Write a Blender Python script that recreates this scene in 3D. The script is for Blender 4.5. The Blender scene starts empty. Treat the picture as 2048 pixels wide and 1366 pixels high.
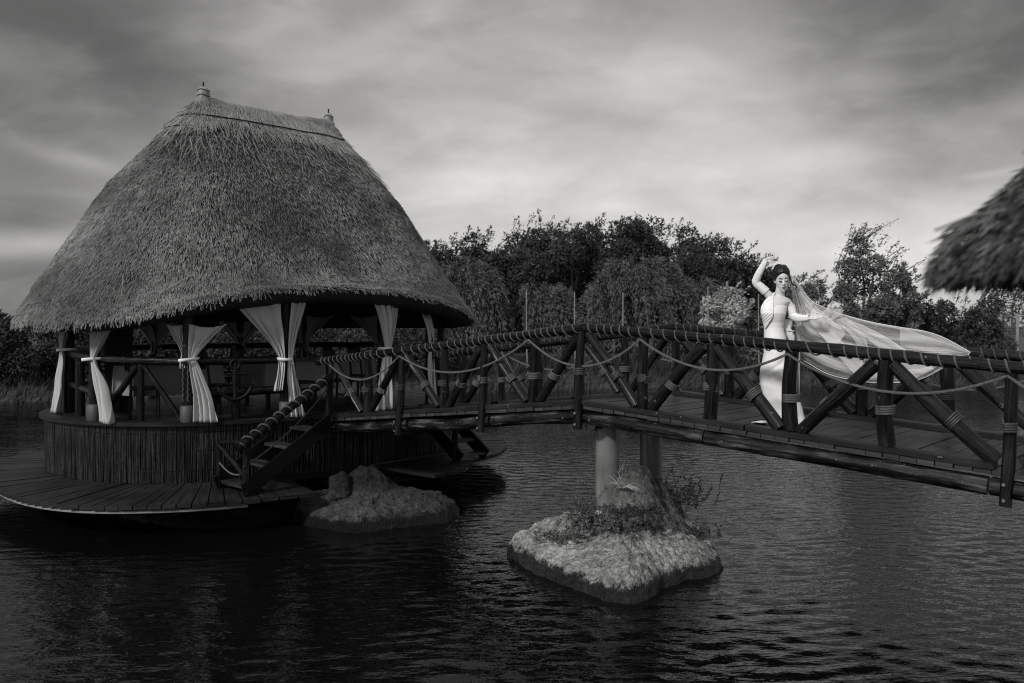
import bpy, math, random
import numpy as np
from mathutils import Vector, Matrix, noise
random.seed(7); rng = np.random.default_rng(11)
R = math.radians
SC = bpy.context.scene
COL = SC.collection
EYE = 2.74            # eye height over the water, metres
FPX = 1750.0          # focal length in pixels of the 2048 wide photograph

# ------------------------------------------------------------------ camera
cam_d = bpy.data.cameras.new('camera'); cam = bpy.data.objects.new('camera', cam_d); COL.objects.link(cam)
cam.location = (0, 0, EYE); cam.rotation_euler = (R(90), 0, 0)
cam_d.sensor_width = 36.0; cam_d.lens = 36.0 * FPX / 2048.0
cam_d.shift_y = -33.0 / 2048.0
cam_d.clip_start = 0.1; cam_d.clip_end = 3000
cam_d.dof.use_dof = True; cam_d.dof.focus_distance = 10.8; cam_d.dof.aperture_fstop = 2.2
SC.camera = cam

# ------------------------------------------------------------------ world / sun / exposure
SUN_EL, SUN_AZ = R(33), math.atan2(-0.60, -0.76)      # azimuth from +Y towards +X
SUN_DIR = Vector((math.sin(SUN_AZ) * math.cos(SUN_EL), math.cos(SUN_AZ) * math.cos(SUN_EL), math.sin(SUN_EL)))
world = bpy.data.worlds.new('World'); SC.world = world; world.use_nodes = True
def build_world():
    nt = world.node_tree; N = nt.nodes; L = nt.links; N.clear()
    def nd(t, **k):
        n = N.new(t)
        for a, b in k.items(): setattr(n, a, b)
        return n
    def math_(op, a, b=None, c=None):
        n = nd('ShaderNodeMath', operation=op)
        for i, v in enumerate((a, b, c)):
            if v is None: continue
            if isinstance(v, (int, float)): n.inputs[i].default_value = v
            else: L.new(v, n.inputs[i])
        return n.outputs[0]
    out = nd('ShaderNodeOutputWorld'); bg = nd('ShaderNodeBackground')
    sky = nd('ShaderNodeTexSky', sky_type='NISHITA'); sky.sun_disc = False
    sky.sun_elevation = SUN_EL; sky.sun_rotation = SUN_AZ
    sky.air_density = 1.0; sky.dust_density = 2.0; sky.ozone_density = 1.0
    bw = nd('ShaderNodeRGBToBW'); L.new(sky.outputs[0], bw.inputs[0])
    tc = nd('ShaderNodeTexCoord'); sp = nd('ShaderNodeSeparateXYZ'); L.new(tc.outputs['Generated'], sp.inputs[0])
    x, y, z = sp.outputs
    zz = math_('ADD', math_('MAXIMUM', z, 0.0), 0.55)
    u = math_('DIVIDE', x, zz); v = math_('DIVIDE', y, zz)
    def noise_tex(su, sv, rot, scale, det, rough, dist, off):
        cb = nd('ShaderNodeCombineXYZ'); L.new(u, cb.inputs[0]); L.new(v, cb.inputs[1]); cb.inputs[2].default_value = off
        mp = nd('ShaderNodeMapping'); mp.inputs['Rotation'].default_value = (0, 0, rot); mp.inputs['Scale'].default_value = (su, sv, 1)
        L.new(cb.outputs[0], mp.inputs[0])
        n = nd('ShaderNodeTexNoise'); n.inputs['Scale'].default_value = scale; n.inputs['Detail'].default_value = det
        n.inputs['Roughness'].default_value = rough; n.inputs['Distortion'].default_value = dist
        L.new(mp.outputs[0], n.inputs['Vector']); return n.outputs[0]
    def ramp(s, a, b, lo, hi):
        m = nd('ShaderNodeMapRange', interpolation_type='SMOOTHSTEP')
        L.new(s, m.inputs[0])
        for i, q in enumerate((a, b, lo, hi)): m.inputs[i + 1].default_value = q
        return m.outputs[0]
    def bank(px, py, rx, ry, rot, amt, wob=0.0):      # one cloud bank seen in the photograph, as a patch of sky directions
        d = Vector(((px - 1024) / FPX, 1.0, (650 - py) / FPX)).normalized()
        az = math_('ARCTAN2', x, y); el = math_('ARCSINE', z)
        a0 = math.atan2(d.x, d.y); e0 = math.asin(d.z)
        da = math_('SUBTRACT', az, a0); de = math_('SUBTRACT', el, e0)
        c, s = math.cos(rot), math.sin(rot)
        p = math_('DIVIDE', math_('ADD', math_('MULTIPLY', da, c), math_('MULTIPLY', de, s)), rx)
        q = math_('DIVIDE', math_('SUBTRACT', math_('MULTIPLY', de, c), math_('MULTIPLY', da, s)), ry)
        r2 = math_('ADD', math_('MULTIPLY', p, p), math_('MULTIPLY', q, q))
        if wob: r2 = math_('ADD', r2, math_('MULTIPLY', math_('SUBTRACT', wisps, 0.5), wob))
        g = math_('EXPONENT', math_('MULTIPLY', math_('MAXIMUM', r2, 0.0), -1.0))
        return math_('MULTIPLY', math_('MULTIPLY', g, ramp(wisps, 0.3, 0.7, 0.75, 1.25)), amt)
    big = noise_tex(0.8, 1.2, 0.6, 0.9, 3.0, 0.45, 0.5, 3.1)
    def dir_noise(scale, det, rough, dist, zs, tilt, off):
        mp = nd('ShaderNodeMapping'); mp.inputs['Rotation'].default_value = (0, tilt, 0); mp.inputs['Scale'].default_value = (1, 1, zs); mp.inputs['Location'].default_value = (off, 0, 0); L.new(tc.outputs['Generated'], mp.inputs[0])
        n = nd('ShaderNodeTexNoise'); n.inputs['Scale'].default_value = scale; n.inputs['Detail'].default_value = det; n.inputs['Roughness'].default_value = rough; n.inputs['Distortion'].default_value = dist
        L.new(mp.outputs[0], n.inputs['Vector']); return n.outputs[0]
    wisps = dir_noise(4.2, 7.0, 0.52, 0.35, 2.2, 0.35, 2.3); fine_w = dir_noise(8.0, 6.0, 0.55, 0.4, 2.6, 0.35, 5.1)
    soft = noise_tex(0.9, 1.3, 0.6, 2.0, 5.0, 0.48, 0.6, 1.3)
    f = math_('ADD', ramp(big, 0.30, 0.70, 0.90, 1.04), math_('ADD', ramp(wisps, 0.36, 0.64, -0.13, 0.09), ramp(fine_w, 0.38, 0.66, -0.05, 0.07)))
    f = math_('ADD', f, ramp(soft, 0.38, 0.70, 0.05, -0.15))
    banks = [(1900, 150, .24, .10, .25, -.26, 1.2), (1560, 90, .16, .05, .35, -.10, 1.4), (2070, -20, .24, .17, 0, -.44, .5), (1700, 225, .12, .035, .15, -.12, 1.4),
             (0, 10, .32, .18, -.2, -.38, .8), (1024, -90, .75, .13, 0, -.18, .3), (40, 590, .17, .05, 0, -.38, .5), (330, 140, .22, .035, -.25, -.13, 1.6), (0, 330, .22, .13, 0, -.34, .8),
             (40, 490, .085, .014, .05, .30, 1.8), (110, 310, .06, .012, -.25, .14, 2.0), (185, 325, .04, .008, -.2, .14, 1.8), (60, 430, .06, .02, 0, -.16, 1.0),
             (830, 40, .07, .018, .4, .22, 2.2), (1000, 355, .05, .008, 0, .13, 2.0), (890, 350, .05, .010, .1, .12, 2.0), (1240, 40, .20, .05, .1, -.18, 1.8),
             (900, 170, .10, .03, 0, -.12, 1.8), (1150, 225, .13, .012, -.2, -.12, 1.5), (1990, 346, .03, .004, .1, .18, 1.0), (1650, 320, .07, .02, 0, .18, 1.4),
             (1700, 385, .16, .025, .1, -.10, 1.4), (1280, 410, .42, .13, 0, .28, .4), (1150, 160, .22, .05, 0, .14, 1.2)]
    for b in banks: f = math_('ADD', f, bank(*b))
    f = math_('SMOOTH_MAX', f, 0.22, 0.25)
    # the blue of the clear sky is dulled by high cloud: even out the brightness over the dome
    base = math_('POWER', math_('MAXIMUM', bw.outputs[0], 0.05), 0.22)
    val = math_('MULTIPLY', math_('MULTIPLY', base, 2.85), f)
    mul = nd('ShaderNodeVectorMath', operation='SCALE'); mul.inputs[0].default_value = (1.012, 0.998, 0.985); L.new(val, mul.inputs['Scale'])
    L.new(mul.outputs[0], bg.inputs[0]); bg.inputs[1].default_value = 0.15
    L.new(bg.outputs[0], out.inputs[0])
build_world()
sun_d = bpy.data.lights.new('sun', 'SUN'); sun_d.energy = 2.9; sun_d.angle = R(8); sun_d.color = (1.0, 0.985, 0.965)
sun = bpy.data.objects.new('sun', sun_d); COL.objects.link(sun); sun.location = (-20, -30, 30)
sun.rotation_euler = SUN_DIR.to_track_quat('Z', 'Y').to_euler()
vs = SC.view_settings; vs.view_transform = 'Standard'; vs.look = 'None'; vs.exposure = 0.0; vs.gamma = 1.0; vs.use_curve_mapping = False
SC.cycles.use_denoising = True; SC.cycles.denoiser = 'OPENIMAGEDENOISE'; SC.cycles.denoising_input_passes = 'RGB_ALBEDO_NORMAL'; SC.cycles.denoising_prefilter = 'NONE'; SC.cycles.use_adaptive_sampling = True; SC.cycles.adaptive_threshold = 0.01; SC.cycles.pixel_filter_type = 'BLACKMAN_HARRIS'; SC.cycles.filter_width = 1.15; SC.cycles.max_bounces = 5; SC.cycles.diffuse_bounces = 3; SC.cycles.glossy_bounces = 3; SC.cycles.transmission_bounces = 3; SC.cycles.transparent_max_bounces = 24
SC.cycles.sample_clamp_indirect = 4.0

# ------------------------------------------------------------------ helpers
def at(px, py, D): return Vector(((px - 1024) / FPX * D, D, EYE + (650 - py) / FPX * D))
class MB:
    def __init__(s): s.V = []; s.F = []; s.UV = []
    def face(s, idx, uv=None):
        s.F.append(tuple(idx)); s.UV.append(uv or [(0, 0)] * len(idx))
    def box(s, c, ax, ay, az):
        c, ax, ay, az = map(Vector, (c, ax, ay, az)); b = len(s.V)
        for k in range(8):
            s.V.append(c + ax * (1 if k & 1 else -1) + ay * (1 if k & 2 else -1) + az * (1 if k & 4 else -1))
        la, lb, lc = ax.length, ay.length, az.length; o = random.random() * 9
        for f, p, q in (((0, 2, 3, 1), lb, la), ((4, 5, 7, 6), la, lb), ((0, 1, 5, 4), la, lc), ((2, 6, 7, 3), lc, la), ((0, 4, 6, 2), lc, lb), ((1, 3, 7, 5), lb, lc)):
            if f == (0, 2, 3, 1): uv = [(0, 0), (2 * lb, 0), (2 * lb, 2 * la), (0, 2 * la)]
            elif f == (4, 5, 7, 6): uv = [(0, 0), (0, 2 * la), (2 * lb, 2 * la), (2 * lb, 0)]
            elif f == (0, 1, 5, 4): uv = [(0, 0), (0, 2 * la), (2 * lc, 2 * la), (2 * lc, 0)]
            elif f == (2, 6, 7, 3): uv = [(0, 0), (2 * lc, 0), (2 * lc, 2 * la), (0, 2 * la)]
            else: uv = [(0, 0), (.02, 0), (.02, .02), (0, .02)]
            s.face([b + i for i in f], [(u + o, v + o) for u, v in uv])
        return s
    def tube(s, pts, rad, seg=8, cap=True, jit=0.0, closed=False, squash=None, start=None):
        pts = [Vector(p) for p in pts]; n = len(pts)
        if isinstance(rad, (int, float)): rad = [rad] * n
        t0 = (pts[1] - pts[0]).normalized()
        up = Vector(start) if start is not None else (Vector((0, 0, 1)) if abs(t0.z) < .9 else Vector((1, 0, 0)))
        b0 = len(s.V); dist = 0; o = random.random() * 9; so = random.random() * 50; ds = []
        for i, p in enumerate(pts):
            t = (pts[min(i + 1, n - 1)] - pts[max(i - 1, 0)])
            if t.length < 1e-9: t = t0
            t.normalize()
            x = up - t * up.dot(t)
            if x.length < 1e-6: x = t.orthogonal()
            x.normalize(); y = t.cross(x); up = x
            if i: dist += (p - pts[i - 1]).length
            ds.append(dist)
            for k in range(seg):
                a = 2 * math.pi * k / seg; r = rad[i]
                if jit: r *= 1 + jit * noise.noise((math.cos(a) * 1.3 + so, math.sin(a) * 1.3, dist * 2.5 + so))
                sx, sy = squash if squash else (1, 1)
                s.V.append(p + x * (math.cos(a) * r * sx) + y * (math.sin(a) * r * sy))
        for i in range(n - 1):
            for k in range(seg):
                k2 = (k + 1) % seg; c = 2 * math.pi * max(rad[i], .004) / seg
                s.face((b0 + i * seg + k, b0 + i * seg + k2, b0 + (i + 1) * seg + k2, b0 + (i + 1) * seg + k),
                       [(o + k * c, o + ds[i]), (o + (k + 1) * c, o + ds[i]), (o + (k + 1) * c, o + ds[i + 1]), (o + k * c, o + ds[i + 1])])
        if cap:
            s.face([b0 + k for k in reversed(range(seg))], [(o + .02 * math.cos(k), o + .02 * math.sin(k)) for k in range(seg)])
            s.face([b0 + (n - 1) * seg + k for k in range(seg)], [(o + .02 * math.cos(k), o + .02 * math.sin(k)) for k in range(seg)])
        return s
    def loft(s, rings, cap=True, wrap=True):          # rings: lists of equal length of points
        b0 = len(s.V); m = len(rings[0]); n = len(rings)
        for r in rings: s.V += [Vector(p) for p in r]
        mm = m if wrap else m - 1
        for i in range(n - 1):
            for k in range(mm):
                k2 = (k + 1) % m
                s.face((b0 + i * m + k, b0 + i * m + k2, b0 + (i + 1) * m + k2, b0 + (i + 1) * m + k),
                       [(k / mm, i / (n - 1)), ((k + 1) / mm, i / (n - 1)), ((k + 1) / mm, (i + 1) / (n - 1)), (k / mm, (i + 1) / (n - 1))])
        if cap:
            s.face([b0 + k for k in reversed(range(m))]); s.face([b0 + (n - 1) * m + k for k in range(m)])
        return s
    def mesh(s, name='m', smooth=True):
        me = bpy.data.meshes.new(name); me.from_pydata([tuple(v) for v in s.V], [], s.F)
        uvl = me.uv_layers.new(name='UVMap')
        uvl.data.foreach_set('uv', np.array([c for f in s.UV for p in f for c in p], dtype=np.float32))
        if smooth: me.polygons.foreach_set('use_smooth', np.ones(len(s.F), bool))
        me.update(); return me
    def build(s, name, mat, parent=None, smooth=True, sharp=True):
        me = s.mesh(name, smooth)
        if smooth and sharp:
            try: me.set_sharp_from_angle(angle=R(50))
            except Exception: pass
        return link(name, me, mat, parent)
def link(name, me, mat, parent=None):
    o = bpy.data.objects.new(name, me); COL.objects.link(o)
    if mat is not None and len(me.materials) == 0: me.materials.append(mat)
    if parent is not None: o.parent = parent
    return o
def np_mesh(name, V, Fc, mat, parent=None, uv=None, smooth=False):
    V = np.asarray(V, np.float32); Fc = np.asarray(Fc, np.int32); me = bpy.data.meshes.new(name)
    me.vertices.add(len(V)); me.vertices.foreach_set('co', V.ravel())
    k = Fc.shape[1]; me.loops.add(Fc.size); me.loops.foreach_set('vertex_index', Fc.ravel())
    me.polygons.add(len(Fc)); me.polygons.foreach_set('loop_start', np.arange(0, Fc.size, k, dtype=np.int32))
    me.polygons.foreach_set('loop_total', np.full(len(Fc), k, np.int32))
    if smooth: me.polygons.foreach_set('use_smooth', np.ones(len(Fc), bool))
    if uv is not None:
        ul = me.uv_layers.new(name='UVMap'); ul.data.foreach_set('uv', np.asarray(uv, np.float32).ravel())
    me.update(calc_edges=True); me.validate()
    return link(name, me, mat, parent)
def empty(name, loc=(0, 0, 0)):
    o = bpy.data.objects.new(name, None); COL.objects.link(o); o.location = (0, 0, 0); o.empty_display_size = .2; return o
def tag(o, label=None, cat=None, group=None, kind=None):
    if label: o['label'] = label
    if cat: o['category'] = cat
    if group: o['group'] = group
    if kind: o['kind'] = kind
    return o

# ------------------------------------------------------------------ materials (grey: the photograph is black and white)
MATS = {}
def mat(name, lo, hi, scale=(1, 1, 1), coord='UV', rough=.6, rough2=None, bump=.0, bumpd=.02, detail=6, spec=.5, contrast=(.3, .7), nscale=1.0, metallic=0, coat=0, second=None, flecks=0):
    if name in MATS: return MATS[name]
    m = bpy.data.materials.new(name); m.use_nodes = True; nt = m.node_tree; N = nt.nodes; L = nt.links
    p = N['Principled BSDF']; tc = N.new('ShaderNodeTexCoord'); mp = N.new('ShaderNodeMapping'); mp.inputs['Scale'].default_value = scale
    L.new(tc.outputs[coord], mp.inputs[0])
    n = N.new('ShaderNodeTexNoise'); n.inputs['Scale'].default_value = nscale; n.inputs['Detail'].default_value = detail; n.inputs['Roughness'].default_value = .6
    L.new(mp.outputs[0], n.inputs['Vector'])
    r = N.new('ShaderNodeMapRange'); L.new(n.outputs[0], r.inputs[0])
    r.inputs[1].default_value = contrast[0]; r.inputs[2].default_value = contrast[1]; r.inputs[3].default_value = lo; r.inputs[4].default_value = hi
    val = r.outputs[0]
    if second:                                   # (scale, lo multiplier, hi multiplier): broad weathering
        n2 = N.new('ShaderNodeTexNoise'); n2.inputs['Scale'].default_value = second[0]; n2.inputs['Detail'].default_value = 4
        L.new(tc.outputs['Object'], n2.inputs['Vector'])
        r2 = N.new('ShaderNodeMapRange'); L.new(n2.outputs[0], r2.inputs[0]); r2.inputs[1].default_value = .32; r2.inputs[2].default_value = .68
        r2.inputs[3].default_value = second[1]; r2.inputs[4].default_value = second[2]
        mu = N.new('ShaderNodeMath'); mu.operation = 'MULTIPLY'; L.new(val, mu.inputs[0]); L.new(r2.outputs[0], mu.inputs[1]); val = mu.outputs[0]
    if flecks:                                   # small pale chips and scuffs
        n3 = N.new('ShaderNodeTexNoise'); n3.inputs['Scale'].default_value = 30; n3.inputs['Detail'].default_value = 3; n3.inputs['Distortion'].default_value = 1.0; L.new(tc.outputs['Object'], n3.inputs['Vector'])
        r4 = N.new('ShaderNodeMapRange'); L.new(n3.outputs[0], r4.inputs[0]); r4.inputs[1].default_value = .70; r4.inputs[2].default_value = .75; r4.inputs[3].default_value = 0; r4.inputs[4].default_value = flecks
        ad = N.new('ShaderNodeMath'); ad.operation = 'ADD'; L.new(val, ad.inputs[0]); L.new(r4.outputs[0], ad.inputs[1]); val = ad.outputs[0]
    cb = N.new('ShaderNodeCombineXYZ')
    for i in range(3): L.new(val, cb.inputs[i])
    L.new(cb.outputs[0], p.inputs['Base Color'])
    p.inputs['Roughness'].default_value = rough; p.inputs['Specular IOR Level'].default_value = spec; p.inputs['Metallic'].default_value = metallic
    if coat: p.inputs['Coat Weight'].default_value = coat; p.inputs['Coat Roughness'].default_value = .16
    if rough2 is not None:
        r3 = N.new('ShaderNodeMapRange'); L.new(n.outputs[0], r3.inputs[0]); r3.inputs[1].default_value = .3; r3.inputs[2].default_value = .7
        r3.inputs[3].default_value = rough; r3.inputs[4].default_value = rough2; L.new(r3.outputs[0], p.inputs['Roughness'])
    if bump:
        b = N.new('ShaderNodeBump'); b.inputs['Strength'].default_value = bump; b.inputs['Distance'].default_value = bumpd
        L.new(n.outputs[0], b.inputs['Height']); L.new(b.outputs[0], p.inputs['Normal'])
    MATS[name] = m; return m
M_LOG = mat('varnished_log', .0015, .020, (55, 3.2, 1), rough=.24, rough2=.55, bump=1.0, bumpd=.018, spec=.16, contrast=(.45, .80), second=(2.6, .3, 1.8), coat=.06, flecks=.18)
M_BEAM = mat('weathered_beam', .003, .075, (22, 2.2, 1), rough=.35, rough2=.6, bump=.9, bumpd=.015, spec=.2, contrast=(.50, .78), second=(3.6, .2, 2.0), flecks=.22)
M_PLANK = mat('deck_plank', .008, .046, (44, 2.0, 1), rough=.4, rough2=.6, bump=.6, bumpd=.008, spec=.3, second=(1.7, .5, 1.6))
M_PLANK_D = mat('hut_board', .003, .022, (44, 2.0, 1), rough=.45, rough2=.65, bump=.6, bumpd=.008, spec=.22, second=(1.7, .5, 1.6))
M_FLOOR_SHADE = mat('hut_floor_shade', .003, .014, (44, 2.0, 1), rough=.45, rough2=.65, bump=.6, bumpd=.008, spec=.2, second=(1.7, .5, 1.6))  # hut boards toned darker: the roof's shade on the floor is in this colour
M_KERB = mat('kerb_board', .003, .022, (30, 2.0, 1), rough=.4, rough2=.6, bump=.5, bumpd=.008, spec=.2, second=(2.5, .5, 1.6), flecks=.15)
M_ROPE = mat('rope_pale', .035, .11, (60, 60, 1), rough=.8, bump=.6, bumpd=.004)
M_ROPE_D = mat('rope_dark', .02, .06, (60, 60, 1), rough=.6, bump=.6, bumpd=.004)
M_STRAW = mat('thatch_straw', .005, .30, (1, 1, 1), rough=.5, spec=.3, contrast=(.32, .78), nscale=1.0, second=(1.1, .45, 1.45))
M_STRAW_L = mat('ridge_straw', .06, .34, (1, 1, 1), rough=.5, spec=.35, contrast=(.25, .75), nscale=1.0)
M_THATCH = mat('thatch_base', .010, .035, (9, 9, 9), coord='Object', rough=.9, bump=.9, bumpd=.04, nscale=3.0)
M_ROCK_P = mat('concrete', .22, .42, (14, 14, 14), coord='Object', rough=.9, bump=.6, bumpd=.02)
M_REED = mat('reed_mat', .0015, .055, (1, 1, 1), rough=.45, spec=.4, contrast=(.45, .80), second=(2.4, .2, 1.5))
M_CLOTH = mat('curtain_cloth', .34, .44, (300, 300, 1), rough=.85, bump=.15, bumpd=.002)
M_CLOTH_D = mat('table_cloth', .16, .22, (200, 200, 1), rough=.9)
M_BAND = mat('tie_band', .62, .70, (80, 80, 1), rough=.8)
M_STEEL = mat('painted_steel', .10, .19, (3, 8, 1), coord='Object', rough=.26, rough2=.36, spec=.6, second=(3.0, .7, 1.1))
M_IRON = mat('dark_iron', .004, .010, (12, 12, 12), coord='Object', rough=.45, rough2=.7, spec=.15)
M_BOLT = mat('bolt_metal', .5, .6, (5, 5, 5), coord='Object', rough=.3, metallic=1)
M_DARKWOOD = mat('dark_furniture', .003, .010, (20, 3, 1), rough=.5, spec=.15)
M_RIM = mat('steel_hoop', .16, .24, (6, 6, 6), coord='Object', rough=.45, spec=.5)
M_BARK = mat('bark', .015, .05, (8, 8, 2), coord='Object', rough=.9, bump=.8, bumpd=.03, nscale=2)
M_DRYGRASS = mat('dry_grass', .20, .42, (1, 1, 1), rough=.8, spec=.2)
def leafmat(name, lo, hi, sc=.9):
    m = mat(name, lo, hi, (1, 1, 1), coord='Object', rough=.6, spec=.10, nscale=sc, detail=5, contrast=(.3, .7))
    return m
M_LEAF_D = leafmat('leaf_dark', .020, .062); M_LEAF_W = leafmat('leaf_willow', .040, .115, 1.2)
M_LEAF_P = leafmat('leaf_pale', .20, .40, 2.0); M_LEAF_M = leafmat('leaf_mid', .045, .13, 1.4); M_LEAF_S = leafmat('leaf_shore', .018, .055, 1.5)
M_POLE = mat('pale_pole', .16, .26, (2, 2, 6), coord='Object', rough=.6)
M_SKIN = mat('skin', .52, .58, (6, 6, 6), coord='Object', rough=.45, spec=.4)
M_SATIN = mat('satin', .70, .76, (16, 16, 6), coord='Object', rough=.38, spec=.4, bump=.4, bumpd=.012, detail=3)
M_HAIR = mat('hair', .003, .014, (90, 90, 14), coord='Object', rough=.45, spec=.3, bump=.5, bumpd=.01)
M_LIP = mat('lip', .11, .15, rough=.4); M_LASH = mat('lash', .01, .015, rough=.6); M_BROW = mat('brow', .018, .03, rough=.7)

# ------------------------------------------------------------------ water
def make_water():
    m = bpy.data.materials.new('lake_water'); m.use_nodes = True; nt = m.node_tree; N = nt.nodes; L = nt.links; p = N['Principled BSDF']
    p.inputs['Base Color'].default_value = (.003, .003, .0032, 1); p.inputs['Roughness'].default_value = .03; p.inputs['IOR'].default_value = 1.33
    tc = N.new('ShaderNodeTexCoord')
    def layer(scale, nsc, rot, det, dist=0.6):
        mp = N.new('ShaderNodeMapping'); mp.inputs['Scale'].default_value = scale; mp.inputs['Rotation'].default_value = (0, 0, rot); L.new(tc.outputs['Object'], mp.inputs[0])
        n = N.new('ShaderNodeTexNoise'); n.inputs['Scale'].default_value = nsc; n.inputs['Detail'].default_value = det; n.inputs['Distortion'].default_value = dist; n.inputs['Roughness'].default_value = .5
        L.new(mp.outputs[0], n.inputs['Vector']); return n.outputs[0]
    a = layer((.55, 1.5, 1), 4.2, R(8), 2, .4); b = layer((.8, 1.6, 1), 12.0, R(-10), 2, .3); c = layer((1, 1, 1), .35, 0, 2)
    gust = N.new('ShaderNodeMapRange'); L.new(c, gust.inputs[0]); gust.inputs[1].default_value = .35; gust.inputs[2].default_value = .65; gust.inputs[3].default_value = .65; gust.inputs[4].default_value = 1.3
    mu = N.new('ShaderNodeMath'); mu.operation = 'MULTIPLY_ADD'; L.new(b, mu.inputs[0]); mu.inputs[1].default_value = .6; L.new(a, mu.inputs[2])
    m2 = N.new('ShaderNodeMath'); m2.operation = 'MULTIPLY'; L.new(mu.outputs[0], m2.inputs[0]); L.new(gust.outputs[0], m2.inputs[1])
    bp = N.new('ShaderNodeBump'); bp.inputs['Strength'].default_value = 1.0; bp.inputs['Distance'].default_value = .012; L.new(m2.outputs[0], bp.inputs['Height'])
    L.new(bp.outputs[0], p.inputs['Normal'])
    # gently heaving surface: real waves in the sheet itself
    xs = np.concatenate([[-400, -120, -50], np.arange(-24, -14, .2), np.arange(-12, 9, .045), np.arange(9, 24.01, .12), [50, 120, 400]]); ys = np.concatenate([[-80, -20], np.arange(5.0, 19.0, .045), np.arange(19.0, 45.0, .12), [60, 110]])
    X, Y = np.meshgrid(xs, ys); Z = np.zeros_like(X)
    for k in range(34):
        th = R(84) + rng.normal(0, .55); lam = rng.uniform(.17, .36); kk = 2 * math.pi / lam
        Z += .0029 * lam * np.sin(kk * (X * math.cos(th) + Y * math.sin(th)) + rng.uniform(0, 6.28) + .7 * np.sin(.35 * X + k) + .6 * np.sin(.3 * Y + 2 * k))
    Z *= .75 + .5 * np.sin(.21 * X + 1) * np.sin(.17 * Y)
    Z[(np.abs(X) > 23.5) | (Y > 44) | (Y < 3.2)] = 0
    V = np.stack([X, Y, Z], -1).reshape(-1, 3); ny, nx = X.shape
    i = (np.arange(ny - 1)[:, None] * nx + np.arange(nx - 1)[None]).ravel()
    o = np_mesh('water', V, np.stack([i, i + 1, i + nx + 1, i + nx], 1), m, smooth=True); tag(o, kind='structure')
make_water()

# ------------------------------------------------------------------ ground: the far bank and the near bank
SHORE = [(-400, 34), (-40, 30), (-18, 31), (-8, 33.5), (0, 36.5), (8, 38.5), (20, 40), (50, 41), (400, 60)]
def shore(x): return float(np.interp(x, [s[0] for s in SHORE], [s[1] for s in SHORE]))
def bank_z(x, y):
    d = y - shore(x)
    return -.5 + 1.0 * min(max((d + .8) / 1.6, 0), 1) + .5 * min(max(d / 14, 0), 1) + .06 * noise.noise((x * .5, y * .5, 0))
M_SOIL = mat('bank_soil', .02, .06, (2, 2, 2), coord='Object', rough=.95, bump=.6, bumpd=.08, nscale=1.5)
def make_ground():
    xs = list(np.concatenate([[-900, -300, -120], np.linspace(-60, 60, 81), [120, 300, 900]])); rows = [-2.0, -1, -.4, .1, .6, 1.2, 2.5, 5, 9, 15, 25, 60, 150, 400, 900]
    mb = MB(); nx = len(xs)
    for d in rows:
        for x in xs: y = shore(x) + d; mb.V.append(Vector((x, y, bank_z(x, y))))
    for j in range(len(rows) - 1):
        for i in range(nx - 1): mb.face((j * nx + i, j * nx + i + 1, (j + 1) * nx + i + 1, (j + 1) * nx + i))
    tag(mb.build('far_bank_ground', M_SOIL, sharp=False), kind='structure')
    # near bank: outside the picture, carries the camera, the parasol and the bridge's right end
    pts = [(-30, 2.2), (-8, 2.4), (1.2, 2.2), (2.2, 2.9), (3.3, 4.0), (4.6, 5.2), (6.0, 6.6), (8, 7.6), (14, 8.5), (30, 9)]
    mb = MB(); n = 60; xs = np.linspace(-30, 30, n); ds = [.35, 0, -.4, -1, -2.5, -6, -14]; zs = [-.5, .1, .6, .95, 1.1, 1.2, 1.2]
    for d, z in zip(ds, zs):
        for x in xs: mb.V.append(Vector((x, float(np.interp(x, [p[0] for p in pts], [p[1] for p in pts])) + d, z + .05 * noise.noise((x, d, 1)))))
    for j in range(len(ds) - 1):
        for i in range(n - 1): mb.face((j * n + i, (j + 1) * n + i, (j + 1) * n + i + 1, j * n + i + 1))
    tag(mb.build('near_bank_ground', M_SOIL, sharp=False), kind='structure')
make_ground()

# ------------------------------------------------------------------ vegetation
def leaf_arrays(P, Dr, Ln, Wd):                     # diamond leaves: base P, direction Dr, length, width
    P = np.asarray(P, float); Dr = np.asarray(Dr, float); Dr /= np.linalg.norm(Dr, axis=1, keepdims=True) + 1e-9
    q = rng.normal(size=P.shape); S = np.cross(Dr, q); S /= np.linalg.norm(S, axis=1, keepdims=True) + 1e-9
    Ln = np.asarray(Ln).reshape(-1, 1); Wd = np.asarray(Wd).reshape(-1, 1)
    V = np.stack([P, P + Dr * Ln * .45 + S * Wd * .5, P + Dr * Ln, P + Dr * Ln * .45 - S * Wd * .5], 1).reshape(-1, 3)
    F_ = np.arange(len(P) * 4).reshape(-1, 4); return V, F_
WIND = np.array([1.0, .1, .12])
def limbs(mb, base, tips, r0, seg=6):
    for t in tips:
        mid = base.lerp(t, .5) + Vector((random.uniform(-.2, .2), random.uniform(-.2, .2), random.uniform(.0, .3))) * (t - base).length * .3
        mb.tube([base, mid, t], [r0, r0 * .55, r0 * .12], seg)
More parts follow.
